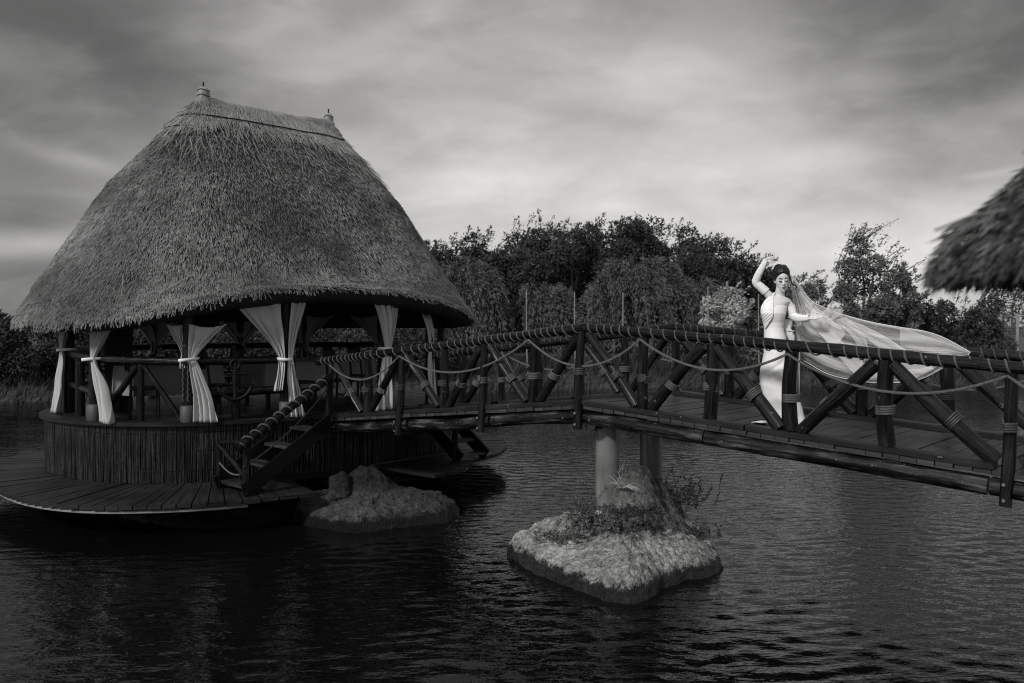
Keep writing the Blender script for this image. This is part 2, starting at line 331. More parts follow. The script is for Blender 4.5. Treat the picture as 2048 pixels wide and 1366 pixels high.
def bushy_tree(name, label, cat, group, px, top, wpx, D, leaf, n=5200, base_py=None, lsize=.30, wind=.35, spires=8, trunk_r=.16, depth=.8, seed=0, squat=.5, lumps=26):
    global rng
    rr = np.random.default_rng(1000 + seed); s = FPX / D
    cx = (px - 1024) / s; zt = EYE + (650 - top) / s; g = bank_z(cx, D) if base_py is None else EYE + (650 - base_py) / s
    h = zt - g; rx = wpx / s / 2; ry = rx * depth
    t = empty(name); tag(t, label, cat, group)
    cz = g + h * (1 - squat * .98); rz = h * squat
    # lumps over and inside an ellipsoid
    th = rr.uniform(0, 2 * np.pi, lumps); cz_ = rr.uniform(-.75, 1, lumps); sr = np.sqrt(1 - np.clip(cz_, -1, 1) ** 2); k = rr.uniform(.55, .88, lumps)
    C = np.stack([cx + rx * sr * np.cos(th) * k, D + ry * sr * np.sin(th) * k, cz + rz * cz_ * k], 1)
    lr = rr.uniform(.26, .42, lumps) * min(rx, rz, 2.2)
    which = rr.integers(0, lumps, n); d = rr.normal(size=(n, 3)); d /= np.linalg.norm(d, axis=1, keepdims=True)
    P = C[which] + d * lr[which, None] * np.array([1.1, 1, .9]) * rr.uniform(.55, 1.05, (n, 1)); Dr = d + WIND * wind + rr.normal(size=(n, 3)) * .55
    Ls = rr.uniform(.6, 1.3, n) * lsize
    # sprigs that break the outline
    sp, sd = [], []
    stems = MB(); twigs = MB()
    for i in range(spires):
        a = rr.uniform(-1, 1); b0 = np.array([cx + a * rx * .85, D - ry * rr.uniform(-.3, .6), cz + rz * math.sqrt(max(0, 1 - .85 * a * a)) * .82])
        L_ = rr.uniform(.05, .13) * h; tip = b0 + np.array([L_ * ((.25 + wind) * .6 + rr.normal() * .4), 0, L_])
        twigs.tube([b0, (b0 + tip) / 2 + np.array([0, 0, .05]), tip], [.025, .016, .006], 4)
        m = 34; tt = rr.uniform(0, 1, m)[:, None]; sp.append(b0 + (tip - b0) * tt + rr.normal(size=(m, 3)) * .14 * (1.15 - tt) * h / 6); sd.append(rr.normal(size=(m, 3)) * .7 + WIND * wind + np.array([0, 0, .5]))
    if spires:
        P = np.concatenate([P] + sp); Dr = np.concatenate([Dr] + sd); Ls = np.concatenate([Ls, rr.uniform(.5, 1.0, spires * 34) * lsize])
    P[:, 2] = np.maximum(P[:, 2], g + .05)
    save = rng; rng = rr; V, Fc = leaf_arrays(P, Dr, Ls, Ls * rr.uniform(.38, .6, len(Ls))); rng = save
    np_mesh('crown', V, Fc, leaf, t)
    if spires: tag(twigs.build('twigs', M_BARK, t), kind='stuff')
    base = Vector((cx, D, g - .1)); fork = Vector((cx + .1, D, g + h * .28))
    stems.tube([base, base.lerp(fork, .5) + Vector((.05, 0, 0)), fork], [trunk_r * 1.25, trunk_r, trunk_r * .8], 8)
    limbs(stems, fork, [Vector(c) for c in C[:9]], trunk_r * .6)
    stems.build('trunk', M_BARK, t); return t
def willow(name, label, group, px, top, wpx, D, leaf, strands=150, seed=0, low=.10, wind=.25):
    global rng
    rr = np.random.default_rng(2000 + seed); s = FPX / D; cx = (px - 1024) / s; zt = EYE + (650 - top) / s; g = bank_z(cx, D); h = zt - g; rx = wpx / s / 2
    t = empty(name); tag(t, label, 'tree', group); st = MB(); P, Dr, Ls = [], [], []
    crown = Vector((cx, D, g + h * .55)); st.tube([(cx, D, g - .1), (cx - .1, D, g + h * .3), crown], [.24, .18, .12], 8)
    for i in range(strands):
        a = rr.uniform(0, 2 * np.pi); q = rr.uniform(.15, 1) ** .6
        peak = np.array([cx + rx * .62 * q * math.cos(a), D + rx * .55 * q * math.sin(a), zt - h * (.02 + .40 * q * q + .10 * rr.uniform(0, 1))])
        outd = np.array([math.cos(a) * .55 + wind * .6, math.sin(a) * .5, 0]) * rx * .55 * rr.uniform(.5, 1.1); L_ = (peak[2] - g) * rr.uniform(.45, 1 - low)
        m = 34; tt = np.linspace(0, 1, m)[:, None]; path = peak + outd * np.sqrt(tt) * np.array([1, 1, 0]) + np.array([wind * .5, 0, 0]) * tt ** 2 + np.array([0, 0, 1.0]) * (h * .07 * np.sin(np.minimum(tt * 4, 3.14)) - L_ * tt ** 1.5)
        dd = np.gradient(path, axis=0); dd /= np.linalg.norm(dd, axis=1, keepdims=True)
        for _ in range(4):
            P.append(path + rr.normal(size=(m, 3)) * .09); Dr.append(dd + rr.normal(size=(m, 3)) * .38 + WIND * .12); Ls.append(rr.uniform(.14, .30, m))
        if i % 4 == 0: st.tube([crown, crown.lerp(Vector(peak), .6) + Vector((0, 0, .2)), Vector(peak)], [.06, .04, .012], 5)
    P = np.concatenate(P); Dr = np.concatenate(Dr); Ls = np.concatenate(Ls); P[:, 2] = np.maximum(P[:, 2], g + .05)
    save = rng; rng = rr; V, Fc = leaf_arrays(P, Dr, Ls, Ls * .22); rng = save
    np_mesh('crown', V, Fc, leaf, t); st.build('trunk', M_BARK, t); return t
G1 = 'dark trees of the wood beyond the lake'
wood = [(862, 482, 190, 'beside the thatched roof, lowest at the left end of the wood'), (955, 462, 210, 'second from the left end of the wood behind the hut'), (1052, 432, 220, 'at the left top of the wood, highest left of the middle'),
        (1140, 452, 200, 'in the dip in the middle of the wood top'), (1235, 432, 230, 'at the right top of the wood above the tall willow'), (1335, 448, 220, 'on the right shoulder of the wood'),
        (1425, 478, 190, 'on the falling right slope of the wood'), (1500, 512, 150, 'at the right foot of the wood behind the raised arm')]
for i, (px, tp, w, lb) in enumerate(wood):
    bushy_tree('wood_tree', 'dark bushy tree ' + lb, 'tree', G1, px, tp, w * 1.3, 53 + (i % 3) * 2.0, M_LEAF_D, n=21000, lsize=.21, wind=.35, spires=13, seed=i, squat=.56, lumps=46, depth=.7)
for i, (px, tp, w, lb) in enumerate([(905, 474, 260, 'behind the gap between the first two trees of the wood'), (1095, 442, 290, 'behind the left dip of the wood top'), (1190, 440, 290, 'behind the middle of the wood'), (1285, 440, 290, 'behind the right top of the wood'), (1385, 466, 270, 'behind the falling slope of the wood')]):
    bushy_tree('wood_tree', 'dark dense tree ' + lb, 'tree', G1, px, tp, w, 60, M_LEAF_D, n=16000, lsize=.24, wind=.3, spires=10, seed=90 + i, squat=.58, lumps=60, depth=.5)
G2 = 'weeping willows on the far bank'
for i, (px, tp, w, lb, st) in enumerate([(925, 505, 230, 'weeping willow with drooping fronds beside the right eave of the hut', 190), (1085, 560, 210, 'lower weeping willow in the middle behind the pale poles', 150),
        (1275, 500, 300, 'tall weeping willow with long hanging fronds above the bridge top', 250), (1385, 545, 200, 'smaller weeping willow right of the tall one', 150),
        (505, 560, 330, 'weeping willow seen through the hut openings left of the wide curtain', 190), (720, 560, 300, 'weeping willow seen through the hut opening behind the bridge end', 190)]):
    willow('willow_tree', lb, G2, px, tp, w, 44 + i % 2, M_LEAF_W, st, i)
bushy_tree('silver_bush', 'pale silvery bush blown by wind beside the bride', 'bush', None, 1452, 566, 105, 41, M_LEAF_P, n=7000, lsize=.15, wind=1.5, spires=9, seed=30, squat=.52, lumps=22)
bushy_tree('low_bush', 'low grey bush right of the silvery bush, behind the bride', 'bush', None, 1512, 625, 70, 41, M_LEAF_M, n=1500, lsize=.2, wind=1.0, spires=4, seed=31, squat=.55, lumps=14)
bushy_tree('small_tree', 'small open tree behind the veil close to the bride\'s head', 'tree', None, 1612, 548, 105, 50, M_LEAF_M, n=4200, lsize=.17, wind=1.0, spires=10, seed=32, squat=.5, lumps=18)
bushy_tree('poplar_tree', 'tall wind-blown poplar rising to a point right of the bride', 'tree', None, 1722, 448, 135, 42, M_LEAF_M, n=12000, lsize=.155, wind=1.2, spires=22, seed=33, squat=.58, lumps=34)
bushy_tree('poplar_tree', 'shorter wind-blown poplar leaning against the right side of the tall one', 'tree', None, 1796, 522, 90, 42.5, M_LEAF_M, n=5500, lsize=.155, wind=1.3, spires=12, seed=34, squat=.55, lumps=20)
hedge = [(1668, 590, 120, 'dark shrub at the left foot of the tall poplar'), (1760, 600, 130, 'dark shrub in front of the two poplars'), (1840, 588, 110, 'dark shrub right of the shorter poplar'),
         (1905, 590, 110, 'dark shrub below the tip of the thatched parasol'), (1968, 592, 110, 'dark shrub left of the wire fence')]
for i, (px, tp, w, lb) in enumerate(hedge):
    bushy_tree('shrub', lb, 'shrub', 'dark shrubs on the right bank', px, tp, w, 44 + i % 2, M_LEAF_D if i % 2 else M_LEAF_S, n=7000, lsize=.16, wind=.8, spires=10, seed=40 + i, squat=.55, lumps=26, base_py=768)
bushy_tree('bare_tree', 'thin-leaved tree behind the wire fence under the parasol eave', 'tree', None, 2020, 548, 140, 52, M_LEAF_M, n=2600, lsize=.2, wind=.5, spires=22, seed=50, squat=.5, lumps=26)
lefts = [(-30, 612, 170, 'dark waterside bush at the far left edge'), (70, 628, 150, 'dark waterside bush left of the hut posts'), (160, 640, 150, 'dark waterside bush behind the left hut posts'),
         (260, 645, 150, 'dark waterside bush behind the left railing of the hut'), (350, 640, 150, 'dark waterside bush behind the front hut post'), (450, 650, 150, 'dark waterside bush behind the anchor'),
         (550, 650, 150, 'dark waterside bush behind the wide curtain'), (650, 648, 150, 'dark waterside bush behind the bridge end'), (750, 650, 150, 'dark waterside bush behind the hut entrance'), (850, 655, 150, 'dark waterside bush behind the right hut curtain')]
for i, (px, tp, w, lb) in enumerate(lefts):
    D = shore((px - 1024) / FPX * 33) + 1.3
    bushy_tree('waterside_bush', lb, 'bush', 'bushes along the far waterside', px, tp, w, D, M_LEAF_S, n=6500, lsize=.14, wind=.6, spires=8, seed=60 + i, squat=.56, lumps=22)
def bank_grass():
    n = 15000; x = rng.uniform(-30, 34, n); d = rng.uniform(-.3, 1, n) ** 1 * 4.5; y = np.array([shore(a) for a in x]) + d
    z = np.array([bank_z(a, b) for a, b in zip(x, y)]); P = np.stack([x, y, z - .05], 1)
    Dr = np.stack([rng.normal(.25, .3, n), rng.normal(0, .2, n), np.ones(n)], 1); Ln = rng.uniform(.35, 1.0, n)
    V, Fc = leaf_arrays(P, Dr, Ln, np.full(n, .05)); o = np_mesh('bank_grass', V, Fc, leafmat('leaf_grass', .015, .045, 1.0)); tag(o, 'long rough grass and reeds along the far waterline', 'grass', kind='stuff')
bank_grass()

# pale poles on the far bank
for px, t_, b_, lb in ((1053, 580, 760, 'pale thin pole on the far bank, leftmost of the five'), (1149, 583, 765, 'pale thin pole on the far bank just left of the bridge top'),
                       (1246, 585, 768, 'pale thin pole on the far bank under the tall willow'), (1416, 572, 768, 'pale thin pole standing in the silvery bush'), (1517, 588, 768, 'pale thin pole just left of the bride')):
    D = 39.0; p1 = at(px, t_, D); g = bank_z(p1.x, D)
    mb = MB(); mb.tube([(p1.x + .05, D, g - .2), (p1.x, D, (g + p1.z) / 2), p1], [.024, .022, .020], 8); o = mb.build('pole', M_POLE); tag(o, lb, 'pole', 'pale poles on the far bank')
# wire fence, far right
def wire_fence():
    t = empty('wire_fence'); tag(t, 'wire mesh fence with pale posts on the far right bank', 'fence'); D = 46.0
    M_W = mat('wire', .10, .16, rough=.5)
    for px in (1948, 1975, 2002, 2035, 2068):
        p = at(px, 628, D); MB().tube([(p.x, D, 1.0), p], .045 if px != 2035 else .075, 6).build('post', M_POLE, t)
    a, b = at(1948, 632, D), at(2090, 632, D)
    for py in (632, 654): MB().tube([at(1948, py, D), at(2090, py, D)], .018, 5).build('rail', M_W, t)
    mb = MB()
    for i in range(30):
        px = 1948 + i * 4.8; mb.tube([at(px, 632, D), at(px, 695, D)], .010, 3, cap=False)
    for i in range(12): mb.tube([at(1948, 634 + i * 5.2, D), at(2090, 634 + i * 5.2, D)], .010, 3, cap=False)
    tag(mb.build('mesh_wire', M_W, t), kind='stuff')
wire_fence()

# ------------------------------------------------------------------ the thatched hut
HC = Vector((-4.4, 15.9, 0)); HA = Vector((.712, .702, 0)); HB = Vector((.702, -.712, 0))      # centre, ridge axis, axis towards the bridge
LH = 1.05; ZF = EYE - 1.40; ZD = EYE - 2.28                                                    # floor and lower deck levels
def hp(a, b, z): return HC + HA * a + HB * b + Vector((0, 0, z))
def ring_ab(phi, Rr, L=LH):
    c, s = math.cos(phi), math.sin(phi); sx = max(-1, min(1, c / .55)); sx = sx * (1.5 - .5 * sx * sx)
    return L * sx + Rr * c, Rr * s
def ring(phi, Rr, z, L=LH): a, b = ring_ab(phi, Rr, L); return hp(a, b, z)
def plank_mesh(quad_top, th):            # prism from four top corners
    mb = MB(); n = len(quad_top); b = len(mb.V); o = random.random() * 20
    for p in quad_top: mb.V.append(Vector(p))
    for p in quad_top: mb.V.append(Vector(p) - Vector((0, 0, th)))
    L_ = (Vector(quad_top[1]) - Vector(quad_top[0])).length; W_ = (Vector(quad_top[3]) - Vector(quad_top[0])).length
    uv = [(o, o), (o, o + L_), (o + W_, o + L_), (o + W_, o)]
    mb.face((0, 1, 2, 3), uv); mb.face((7, 6, 5, 4), uv)
    for i in range(4):
        j = (i + 1) % 4; e = L_ if i % 2 == 0 else W_
        mb.face((j, i, i + 4, j + 4), [(o, o + e), (o, o), (o + th, o), (o + th, o + e)])
    return mb
def build_hut():
    hut = empty('thatched_hut'); tag(hut, 'large round-ended hut with reed thatched roof standing over the lake', 'hut')
    # ---- roof base body
    prof = [(.06, 3.86), (.14, 3.76), (.50, 3.42), (.88, 3.06), (1.24, 2.67), (1.61, 2.27), (1.90, 1.85), (2.16, 1.43), (2.44, 1.01), (2.70, .62), (2.88, .31), (3.0, .09)]
    tp = [i / (len(prof) - 1) for i in range(len(prof))]
    def eave_lift(phi):                              # the eave swings up over the entrance, hangs lowest at the front left
        d = math.atan2(math.sin(phi - R(93)), math.cos(phi - R(93)))
        return .50 * math.exp(-(d / .58) ** 2) - .05 * math.exp(-((d - 1.0) / .5) ** 2)
    def surf(phi, t, off=0.0):
        r = float(np.interp(t, tp, [p[0] for p in prof])) * .975 - .02; z = float(np.interp(t, tp, [p[1] for p in prof]))
        k = max(0, (t - .45) / .55); z += eave_lift(phi) * k * k
        r += off * .80; z += off * .60
        lump = .025 * noise.noise((phi * 5, t * 9, 2)) + .02 * noise.noise((phi * 14, t * 22, 5))
        Lr = 1.25 + (1.17 - 1.25) * t - (.32 * t ** .4 * (1 - .7 * t ** 3) if math.cos(phi) > 0 else 0) * min(1, abs(math.cos(phi)) * 2)
        return ring(phi, max(r + lump * min(1, r), .02), EYE + z + lump * .5, Lr)
    roof = MB(); nphi = 96; rings = []
    for j in range(25): rings.append([surf(2 * math.pi * k / nphi, j / 24) for k in range(nphi)])
    for (dr, dz) in ((-.03, -.13), (-.30, -.16), (-.55, .05), (-1.6, 1.25), (-2.6, 2.6)):
        rings.append([ring(2 * math.pi * k / nphi, (3.0 * .975 - .02) + dr, EYE + .09 + dz + eave_lift(2 * math.pi * k / nphi) * max(0, 1 + dr * .6), 1.17 - (.10 if math.cos(2 * math.pi * k / nphi) > 0 else 0) * min(1, abs(math.cos(2 * math.pi * k / nphi)) * 2)) for k in range(nphi)])
    roof.loft(rings, cap=False); ro = roof.build('roof', M_THATCH, hut, sharp=False)
    # ---- straw: reed ends lying in the thatch, as real thin blades
    GP, GT = 240, 60; GR = np.array([[tuple(surf(2 * math.pi * i / GP, j / GT)) for i in range(GP)] for j in range(GT + 1)])
    G_T = np.gradient(GR, axis=0); G_T /= np.linalg.norm(G_T, axis=2, keepdims=True) + 1e-9; G_S = np.roll(GR, -1, 1) - np.roll(GR, 1, 1); G_S /= np.linalg.norm(G_S, axis=2, keepdims=True) + 1e-9
    def straws(phi, t, Ln, Wd, lift, name, m, parent, side=.18, base_off=.004):
        n = len(phi); a = (np.asarray(phi) % (2 * np.pi)) / (2 * np.pi) * GP; b = np.clip(np.asarray(t), 0, 1) * GT; i0 = np.floor(a).astype(int) % GP; i1 = (i0 + 1) % GP; j0 = np.minimum(np.floor(b).astype(int), GT - 1); fa = (a - np.floor(a))[:, None]; fb = (b - j0)[:, None]
        def smp(G_): return G_[j0, i0] * (1 - fa) * (1 - fb) + G_[j0, i1] * fa * (1 - fb) + G_[j0 + 1, i0] * (1 - fa) * fb + G_[j0 + 1, i1] * fa * fb
        p = smp(GR); d = smp(G_T); sd = smp(G_S); Nn = np.cross(sd, d); Nn /= np.linalg.norm(Nn, axis=1, keepdims=True); cc = p - np.array([HC.x, HC.y, EYE]); Nn[(Nn * cc).sum(1) < 0] *= -1
        T = d + sd * rng.normal(0, side, (n, 1)) + Nn * lift * rng.uniform(.3, 1.6, (n, 1)); T /= np.linalg.norm(T, axis=1, keepdims=True); P = p + Nn * base_off - T * .02
        S = np.cross(T, Nn); S /= np.linalg.norm(S, axis=1, keepdims=True)
        Ln = np.asarray(Ln)[:, None]; Wd = np.asarray(Wd)[:, None]; E_ = P + T * Ln
        V = np.stack([P - S * Wd, P + Nn * Wd * .9, P + S * Wd, E_ - S * Wd * .8, E_ + Nn * Wd * .7, E_ + S * Wd * .8], 1).reshape(-1, 3)
        b = np.arange(n)[:, None] * 6; Fc = np.concatenate([b + np.array([[0, 1, 4, 3]]), b + np.array([[1, 2, 5, 4]]), b + np.array([[3, 4, 5, 5]])[:, [0, 1, 2, 2]]], 1).reshape(-1, 4)[:]
        Fc = np.stack([b + np.array([[0, 1, 4, 3]]), b + np.array([[1, 2, 5, 4]])], 1).reshape(-1, 4)
        uvp = rng.uniform(0, 300, (n, 2)); uv = np.repeat(uvp, 8, 0)
        o = np_mesh(name, V, Fc, m, parent, uv); tag(o, kind='stuff'); return o
    n = 135000; t = np.sqrt(rng.uniform(.03, 1, n)); phi = rng.uniform(0, 2 * np.pi, n)
    straws(phi, t, rng.uniform(.05, .12, n), rng.uniform(.0030, .0072, n), .18, 'thatch_straw', M_STRAW, ro)
    n = 5200; phi = rng.uniform(0, 2 * np.pi, n)                                # shaggy eave
    straws(phi, rng.uniform(.955, 1.0, n), rng.uniform(.08, .22, n), rng.uniform(.004, .009, n), -.10, 'eave_straw', M_STRAW, ro, side=.35)
    # ridge cap: long loose straw laid over the ridge
    n = 14000; phi = rng.uniform(0, 2 * np.pi, n); t = rng.uniform(.0, .21, n)
    straws(phi, t, rng.uniform(.16, .42, n), rng.uniform(.003, .007, n), .035, 'ridge_straw', M_STRAW_L, ro, side=.16, base_off=.03)
    n = 260; phi = rng.uniform(R(20), R(160), n); t = rng.uniform(.2, .34, n)
    straws(phi, t, rng.uniform(.2, .55, n), rng.uniform(.0025, .0045, n), .08, 'loose_straw', M_STRAW_L, ro, side=.30, base_off=.04)
    n = 40; straws(rng.uniform(0, 6.28, n), rng.uniform(.4, .95, n), rng.uniform(.15, .5, n), rng.uniform(.003, .006, n), .03, 'loose_straw', M_STRAW_L, ro, side=1.2, base_off=.05)
    # tie ropes round the cap
    for tt, rad in ((.165, .011), (.225, .009)):
        ph = np.linspace(0, 2 * np.pi, 70) if tt < .2 else np.linspace(R(150), R(250), 24)
        MB().tube([surf(p, tt, .055) for p in ph], rad, 6).build('tie_rope', M_IRON, ro)
    # ridge crest so that the top is not a knife edge, and the two finials
    cr = MB(); cr.tube([hp(a, 0, EYE + 3.80 + .03 * noise.noise((a * 3, 0, 0)) - .04 * (1 - (a / 1.3) ** 2)) for a in np.linspace(-1.3, 1.3, 24)], [.13] * 24, 10, jit=.25); cr.build('ridge_crest', M_STRAW_L, ro)
    for a, zb, rr in ((-1.26, 3.86, .10), (1.24, 3.83, .085)):
        f = MB(); pr = [(rr * 4.6, -.46), (rr * 3.2, -.27), (rr * 2.0, -.11), (rr * 1.2, .0), (rr * 1.05, .06), (rr * 1.12, .13), (rr * .98, .17), (rr * .72, .205), (rr * .3, .225), (.01, .23)]
        f.loft([[hp(a, 0, EYE + zb + h) + Vector((r * math.cos(k * .3927), r * math.sin(k * .3927), 0)) for k in range(16)] for r, h in pr]); fo = f.build('finial', M_STRAW_L, ro)
        for h, r in ((.065, rr * 1.07), (.155, rr * 1.07)):
            MB().tube([hp(a, 0, EYE + zb + h) + Vector((r * math.cos(k * .3307), r * math.sin(k * .3307), .012 * math.sin(k))) for k in range(20)], .007, 5).build('binding', M_IRON, fo)
        nn = 900; th = rng.uniform(0, 6.283, nn); hh = rng.uniform(-.46, .0, nn); rd = np.interp(hh, [-.46, -.27, -.11, 0], [rr * 4.6, rr * 3.2, rr * 2.0, rr * 1.2]) + .004
        c0 = np.array(hp(a, 0, EYE + zb)); er = np.stack([np.cos(th), np.sin(th), np.zeros(nn)], 1); P_ = c0 + er * rd[:, None] + np.array([0, 0, 1]) * hh[:, None]; T_ = er * .62 + np.array([0, 0, -.8]) + rng.normal(size=(nn, 3)) * .08 + er * .06
        V_, F_ = leaf_arrays(P_, T_, rng.uniform(.10, .22, nn), rng.uniform(.008, .014, nn)); tag(np_mesh('finial_straw', V_, F_, M_STRAW_L, fo, np.repeat(rng.uniform(0, 300, (nn, 2)), 4, 0)), kind='stuff')
        MB().tube([hp(a, 0, EYE + zb + .2), hp(a, 0, EYE + zb + .31)], .014, 6).build('pin', M_IRON, fo)
    # ---- posts
    posts = [(-3.22, -.6), (-3.36, .92), (-2.48, 2.10), (-1.12, 2.50), (.72, 2.52), (2.0, 2.12), (3.25, .95), (3.05, -.8), (-1.12, -2.48), (.7, -2.5), (2.0, -2.1), (-2.3, -2.1)]
    for i, (a, b) in enumerate(posts):
        z1 = EYE + .30 + (.45 if i in (3, 4) else .1)
        p = MB().tube([hp(a, b, ZF), hp(a, b, ZF + .8), hp(a, b, z1)], [.085, .08, .075], 12, jit=.12).build('post', M_LOG, hut)
        if i in (1, 2, 3, 4):
            MB().tube([hp(a, b, ZF + .0), hp(a, b, ZF + .05), hp(a, b, ZF + .22), hp(a, b, ZF + .24)], [.105, .112, .11, .09], 16, jit=.08).build('reed_sleeve', M_ROPE_D, p)
        if i == 2:
            for k in (-.035, .035):
                q = Vector((k, -.088, 0)); MB().tube([hp(a, b, ZF + .3 + j * .045) + q + Vector((.009 * (-1) ** j, 0, 0)) for j in range(14)], .011, 5).build('hanging_cord', M_ROPE_D, p)
    MB().tube([ring(x, 2.50, EYE + .30 + eave_lift(x) * .8) for x in np.linspace(0, 2 * np.pi, 60)], .07, 8).build('ring_beam', M_DARKWOOD, hut)
    # rafters, seen dark from below
    for k in range(24):
        ph = 2 * math.pi * k / 24; MB().tube([ring(ph, 2.70, EYE + .10 + eave_lift(ph)), ring(ph, .15, EYE + 3.3)], .04, 6).build('rafter', M_DARKWOOD, hut)
    # ---- floor boards, edge hoop, reed skirt, lower deck
    phs = np.linspace(0, 2 * np.pi, 721); edge = [ring_ab(x, 2.66) for x in phs]; ea = np.array([e[0] for e in edge[:361]]); eb = np.array([e[1] for e in edge[:361]]); o_ = np.argsort(ea); ea, eb = ea[o_], eb[o_]
    x = -3.70
    while x < 3.66:
        w = .15; q = 0, 0; B0 = float(np.interp(x, ea, eb)); B1 = float(np.interp(x + w - .01, ea, eb)); j = random.uniform(-.004, .004)
        plank_mesh([hp(x, -B0, ZF + j), hp(x, B0, ZF + j), hp(x + w - .01, B1, ZF + j), hp(x + w - .01, -B1, ZF + j)], .045).build('floor_board', M_FLOOR_SHADE, hut, smooth=False); x += w
    rim = MB(); rim.loft([[ring(x, r, z) for x in np.linspace(0, 2 * np.pi, 97)[:-1]] for r, z in ((2.60, ZF - .05), (2.685, ZF - .05), (2.685, ZF - .004), (2.60, ZF - .004))], cap=False); rim.build('floor_rim', M_FLOOR_SHADE, hut)
    sk = MB(); sk.loft([[ring(x, 2.56, z) for x in np.linspace(0, 2 * np.pi, 97)[:-1]] for z in (ZD - .1, ZF - .06)], cap=False); sk.build('skirt_wall', M_DARKWOOD, hut)
    nr = 1500; V, Fc, UV = [], [], []
    for i in range(nr):
        ph = 2 * math.pi * (i + random.uniform(-.3, .3)) / nr; ph2 = ph + random.gauss(0, .004); r = 2.575 + random.uniform(0, .02); w = random.uniform(.0035, .009) * random.choice((1, 1, 1.3)); zt = ZF - .055 - random.uniform(0, .02); zb = ZD + .004
        p0, p1 = ring(ph2, r, zb), ring(ph, r, zt); mid = (p0 + p1) / 2; nrm = Vector(ring(ph, r + 1, zt) - p1).normalized(); sd = Vector((-nrm.y, nrm.x, 0)); bul = nrm * random.uniform(0, .014) + sd * random.gauss(0, .006)
        b0 = len(V)
        for p in (p0, mid + bul, p1): V += [p - sd * w, p + nrm * w, p + sd * w]
        for k in (0, 3): Fc += [(b0 + k, b0 + k + 1, b0 + k + 4, b0 + k + 3), (b0 + k + 1, b0 + k + 2, b0 + k + 5, b0 + k + 4)]
        u, v = random.uniform(0, 200), random.uniform(0, 200); UV += [(u, v), (u, v), (u, v + .8), (u, v + .8)] * 2 + [(u, v + .8), (u, v + .8), (u, v + 1.6), (u, v + 1.6)] * 2
    tag(np_mesh('reed_skirt', [tuple(v) for v in V], Fc, M_REED, hut, UV), kind='stuff')
    for z in (ZD + .18, ZD + .46, ZD + .72): MB().tube([ring(x, 2.598, z + .01 * math.sin(7 * x)) for x in np.linspace(0, 2 * np.pi, 120)], .0045, 4).build('stitching_wire', M_IRON, hut)
    # under-structure
    for k in range(10):
        ph = 2 * math.pi * k / 10 + .2; MB().tube([ring(ph, 2.2, -.6), ring(ph, 2.2, ZD)], .12, 8).build('stilt', M_DARKWOOD, hut)
    # ---- left railing and front rail between posts
    def log(n, p, q, r, par=hut, m=M_LOG, seg=10): return MB().tube([p, Vector(p).lerp(Vector(q), .33), Vector(p).lerp(Vector(q), .67), q], [r, r * 1.03, r * .98, r * .95], seg, jit=.12).build(n, m, par)
    P = [hp(a, b, 0) for a, b in posts]
    up = lambda v, z: Vector((v.x, v.y, z))
    zr = EYE - .52
    log('railing_log', up(P[0], zr + .06) - (P[1] - P[0]).normalized() * .05, up(P[1], zr + .03), .062)
    log('railing_log', up(P[1], zr + .015) + Vector((0, -.02, 0)), up(P[2], zr - .01), .058)
    mid = (P[1] + P[2]) / 2
    log('railing_post', up(mid, ZF), up(mid, zr - .04), .052)
    log('railing_brace', up(P[1].lerp(P[2], .07), ZF + .02), up(mid, zr - .07) - (P[2] - P[1]) * .03, .048); log('railing_brace', up(P[2].lerp(P[1], .07), ZF + .02), up(mid, zr - .07) + (P[2] - P[1]) * .03, .04)
    m2 = P[0].lerp(P[1], .45); log('railing_post', up(m2, ZF), up(m2, zr), .07); log('railing_log', up(P[0].lerp(P[1], .12), ZF + .45), up(P[1], ZF + .40), .05)
    m3 = P[2].lerp(P[3], .48); zr2 = EYE - .53
    log('railing_log', up(P[2], zr2), up(P[3], zr2), .058); log('railing_log', up(P[2].lerp(P[3], .2), ZF + .40), up(P[3].lerp(P[2], .02), ZF + .42), .062); log('railing_post', up(m3, ZF), up(m3, zr2 - .02), .062)
    for i, j in ((8, 9), (9, 10), (10, 7), (11, 8), (0, 11)):
        log('railing_log', up(P[i], EYE - .42), up(P[j], EYE - .42), .06, seg=8); log('railing_log', up(P[i], ZF + .42), up(P[j], ZF + .42), .05, seg=8)
    log('railing_log', up(P[5], EYE - .50), up(P[6], EYE - .50), .055)
    return posts, P, m3, eave_lift
HPOSTS, HP, ANCHOR_AT, eave_lift = build_hut()

def build_deck():
    deck = empty('round_deck'); tag(deck, 'low round plank deck ringing the hut just above the water', 'deck')
    def Rdeck(a, b, phi):
        if a >= 0: return 4.14 - .58 * min(1, max(0, (a - .9) / 1.2))
        d = math.degrees(phi) % 360; k = min(1, max(0, (d - 132) / 48)); return 4.17 - .66 * k * k * (3 - 2 * k)
    n = 150
    for i in range(n):
        p0, p1 = 2 * math.pi * i / n, 2 * math.pi * (i + 1) / n - .0035; pm = (p0 + p1) / 2
        a, b = ring_ab(pm, 4.1)
        if -1.55 < a < .55 and b > 0: continue                     # the rock stands where the deck would pass
        Ro = Rdeck(a, b, pm); Ro += random.uniform(-.012, .012); j = random.uniform(-.006, .006)
        # widen the gaps between boards here and there
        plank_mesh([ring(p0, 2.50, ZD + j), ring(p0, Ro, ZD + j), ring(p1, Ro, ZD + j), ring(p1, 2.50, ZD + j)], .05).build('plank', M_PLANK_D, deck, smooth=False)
    segs = [(R(112), R(360 + 20)), (R(20), R(78))]
    for a0, a1 in segs:
        pts = []
        for x in np.linspace(a0, a1, 90):
            a, b = ring_ab(x, 4.1); Ro = Rdeck(a, b, x) - .06; pts.append(ring(x, Ro, ZD - .09))
        MB().tube(pts, .022, 6).build('hoop', M_RIM, deck)
        MB().tube([p + Vector((0, 0, -.02)) + (HC - Vector((p.x, p.y, 0))).normalized() * .15 for p in pts], .05, 6).build('bearer', M_DARKWOOD, deck)
